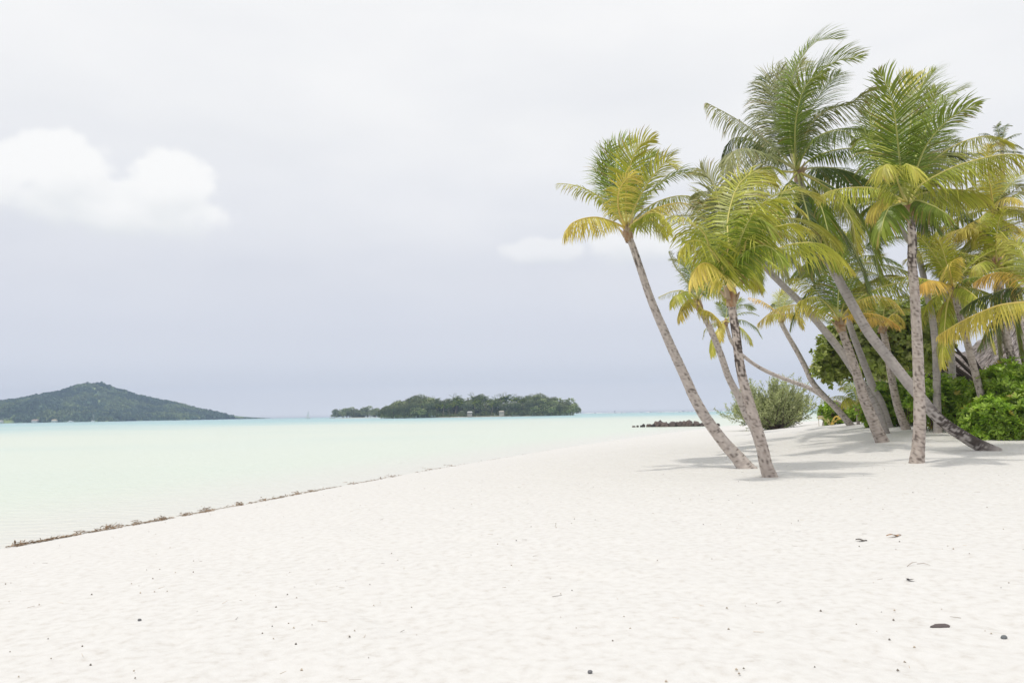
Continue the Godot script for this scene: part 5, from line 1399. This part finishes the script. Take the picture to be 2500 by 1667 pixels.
func build_details() -> void:
	rng.seed = 91
	for i in 38:
		var t := i / 37.0
		var x := lerpf(17.6, 29.5, t) + rng.randf_range(-.2, .2)
		var z := lerpf(-118.6, -117.6, t) + rng.randf_range(-.5, .5)
		var s := lerpf(.25, .62, smoothstep(0, .35, t)) * rng.randf_range(.45, 1.05)
		make_rock(Vector3(x, .05 + s * .2, z), Vector3(s * rng.randf_range(.6, 1.0), s * rng.randf_range(.75, 1.25), s), Color(.05, .045, .045).lerp(Color(.17, .13, .115), rng.randf()), "dark rock of the low breakwater, %s from its seaward end" % nth(i), i * 1.7)
	# seaweed along the waterline: position, length, width, height, pieces
	var spots := [[-9.23, -15.0, .5, .10, .03, 60], [-9.06, -15.6, .34, .09, .03, 40], [-8.9, -16.3, .8, .09, .03, 90], [-8.62, -17.15, .45, .26, .14, 170], [-8.42, -17.8, .9, .09, .03, 80], [-8.22, -18.6, .9, .10, .04, 90], [-8.0, -19.4, .35, .14, .07, 60], [-7.78, -20.2, .9, .22, .10, 150], [-7.45, -21.6, .6, .16, .08, 90], [-7.1, -22.6, .7, .08, .03, 40], [-6.62, -24.3, .8, .10, .03, 60], [-6.4, -25.2, .7, .12, .04, 60], [-5.6, -27.4, .9, .08, .03, 40], [-4.7, -30.3, 1.0, .10, .03, 50], [-3.6, -33.9, 1.6, .12, .04, 70], [-2.9, -36.2, 1.3, .10, .03, 50]]
	for i in spots.size():
		var s: Array = spots[i]
		var x: float = s[0] + .16
		wrack_clump(Vector3(x, maxf(ground(x, s[1]), 0.0) + .012, s[1]), s[2], s[3], s[4], s[5], "brown seaweed clump on the waterline, %s along the shore from the left" % nth(i), -1.15)
	begin()
	for i in 2600:
		var t := pow(rng.randf(), 1.2)
		var k := t * 4.2
		if rng.randf() < (k - 1.6) * .45: continue
		var a: Array = SHORE[mini(3 + int(k), 8)]
		var b: Array = SHORE[mini(4 + int(k), 9)]
		var x: float = lerpf(a[0], b[0], fmod(k, 1)) + .18 + rng.randfn() * .09 + .08 * sin(k * 9)
		var z: float = lerpf(a[1], b[1], fmod(k, 1))
		if fine.get_noise_1d(z * 3) < -.12: continue
		var p := Vector3(x, maxf(ground(x, z), 0) + .012, z)
		leaf(p, Vector3(rng.randfn(), rng.randf() * .3, rng.randfn() * 1.6).normalized(), Vector3.UP, rng.randf_range(.05, .15), rng.randf_range(.008, .02), Color(.22, .16, .11).lerp(Color(.42, .32, .24), rng.randf()))
	tag(finish("wrack_line", M["matte leaf"], self), "thin broken line of brown plant scraps along the water's edge", "seaweed", "", "stuff")
	begin()
	for i in 1500:
		var z := -3.5 - 34 * pow(rng.randf(), 1.4)
		var x := rng.randf_range(-.72, .72) * -z + rng.randf_range(-1, 1)
		if inland(x, z) < .8: continue
		if fine.get_noise_2d(x * .9, z * .9) < -.05: continue
		var p := Vector3(x, relief(x, z) + .004, z)
		var col := Color(.16, .145, .135).lerp(Color(.55, .47, .38), rng.randf())
		if rng.randf() < .75:
			var s := rng.randf_range(.003, .0085)
			tube(PackedVector3Array([p + Vector3(-s, 0, 0), p + Vector3(0, s * .6, 0), p + Vector3(s, 0, s * .4)]), PackedFloat32Array([s * .4, s, s * .3]), 5, col)
		else:
			var d := Vector3(rng.randfn(), 0, rng.randfn()).normalized()
			var L := rng.randf_range(.03, .10)
			tube(PackedVector3Array([p, p + d * L + Vector3(0, .004, 0)]), PackedFloat32Array([.002, .0015]), 4, col * 1.3)
	tag(finish("beach_litter", M["wood"], self), "tiny scattered bits of coral and plant scraps on the white sand", "litter", "", "stuff")
	# single pieces lying on the sand
	scrap(Vector3(4.63, 0, -9.99), .22, .03, Color(.40, .26, .17), .2, "curled brown dry leaf on the sand below the upright palm", "dry_leaf", "leaf")
	scrap(Vector3(4.17, 0, -9.86), .13, .035, Color(.17, .15, .14), -.4, "dark curled leaf scrap left of the brown dry leaf", "dry_leaf", "leaf")
	scrap(Vector3(3.62, 0, -7.57), .07, .03, Color(.08, .07, .075), .9, "small black plant scrap on the sand right of centre", "leaf_scrap", "leaf")
	pod(Vector3(3.09, 0, -6.03), Vector3(.075, .022, .024), Color(.13, .11, .11), "dark flat seed pod lying on the near sand at the lower right", "seed_pod", "seed pod")
	pod(Vector3(3.35, 0, -5.69), Vector3(.022, .016, .018), Color(.16, .17, .18), "grey pebble near the lower right corner of the beach", "pebble", "pebble")
	pod(Vector3(-3.21, 0, -7.02), Vector3(.016, .012, .014), Color(.16, .16, .17), "small dark pebble on the sand at the lower left", "pebble", "pebble")
	pod(Vector3(.45, 0, -5.15), Vector3(.016, .012, .013), Color(.17, .17, .18), "dark pebble on the sand near the bottom middle", "pebble", "pebble")
	begin()
	for q in [[Vector3(3.92, 0, -8.22), Vector3(.16, .02, -.12)], [Vector3(4.08, 0, -8.34), Vector3(.05, .015, .16)]]:
		var b: Vector3 = q[0] - Vector3(3.92, 0, -8.22)
		tube(PackedVector3Array([b, b + q[1] * .5 + Vector3(0, .015, 0), b + q[1]]), PackedFloat32Array([.003, .003, .0015]), 5, Color(.34, .27, .22))
	var tw := finish("twig", M["wood"], self)
	tw.position = Vector3(3.92, relief(3.92, -8.22) + .006, -8.22)
	tag(tw, "thin forked twig lying on the sand above the black scrap", "twig")
	# the board beside the far bush
	var bd := thing("wooden_board", Vector3(19.8, ground(19.8, -52) - .05, -52.0), "small blank beige notice board on posts beside the low far bush", "notice board")
	for sx in [-.14, .14]:
		begin()
		tube(PackedVector3Array([Vector3(sx, -.1, 0), Vector3(sx, .66, 0)]), PackedFloat32Array([.018, .018]), 6, Color(.45, .38, .3))
		finish("post", M["wood"], bd)
	begin()
	box(Vector3(0, .60, .03), Vector3(.20, .12, .012), Color(.66, .56, .46))
	finish("panel", M["wood"], bd)
	var sd := thing("coconut_seedling", Vector3(20.0, ground(20.0, -51) , -51.0), "small dried yellow seedling on the sand in front of the notice board", "seedling")
	for q in [[-.75, .5], [.35, .55], [.75, .42], [-.15, .35]]:
		begin()
		for k in 5:
			var t := k / 5.0
			leaf(Vector3(q[0] * t, q[1] * sin(t * 2.2), .05 * k), Vector3(q[0], q[1] * (1 - t * 1.6), .1).normalized(), Vector3(.1, .6, 1).normalized(), .32, .06, Color(.62, .45, .12) if q[0] > 0 else Color(.5, .46, .2))
		finish("leaf", M["matte leaf"], sd)



func scrap(p: Vector3, long: float, wide: float, col: Color, turn: float, label: String, called: String, category: String) -> void:
	begin()
	for i in 9:
		var t := i / 8.0
		var w := wide * sin(PI * clampf(t, .06, .97))
		var y := .008 + .018 * sin(PI * t * 1.6 + .3) * (long / .2)
		for s in [-1.0, 0.0, 1.0]:
			lv.append(Vector3((t - .5) * long, absf(y) + absf(s) * wide * .35, s * w + .02 * sin(t * 5)))
			lc.append(col * (1.25 - .5 * absf(s) + .3 * sin(t * 11)))
	for i in 8:
		for k in 2: quad(i * 3 + k, i * 3 + k + 3, i * 3 + k + 4, i * 3 + k + 1)
	var o := finish(called, M["matte leaf"], self)
	o.position = Vector3(p.x, relief(p.x, p.z), p.z)
	o.rotation.y = turn
	tag(o, label, category)


func pod(p: Vector3, r: Vector3, col: Color, label: String, called: String, category: String) -> void:
	begin()
	for i in 7:
		var a := PI * i / 6
		for k in 10:
			var b := TAU * k / 10
			var d := Vector3(cos(a), sin(a) * cos(b), sin(a) * sin(b))
			lv.append(d * r * (1.0 + .25 * fine.get_noise_3dv(d * 3 + p)))
			lc.append(col * (1.0 + .5 * fine.get_noise_3dv(d * 8 + p)))
	for i in 6:
		for k in 10: quad(i * 10 + k, i * 10 + (k + 1) % 10, (i + 1) * 10 + (k + 1) % 10, (i + 1) * 10 + k)
	var o := finish(called, M["stone"], self)
	o.position = Vector3(p.x, relief(p.x, p.z) + r.y * .7, p.z)
	o.rotation.y = .12
	tag(o, label, category)
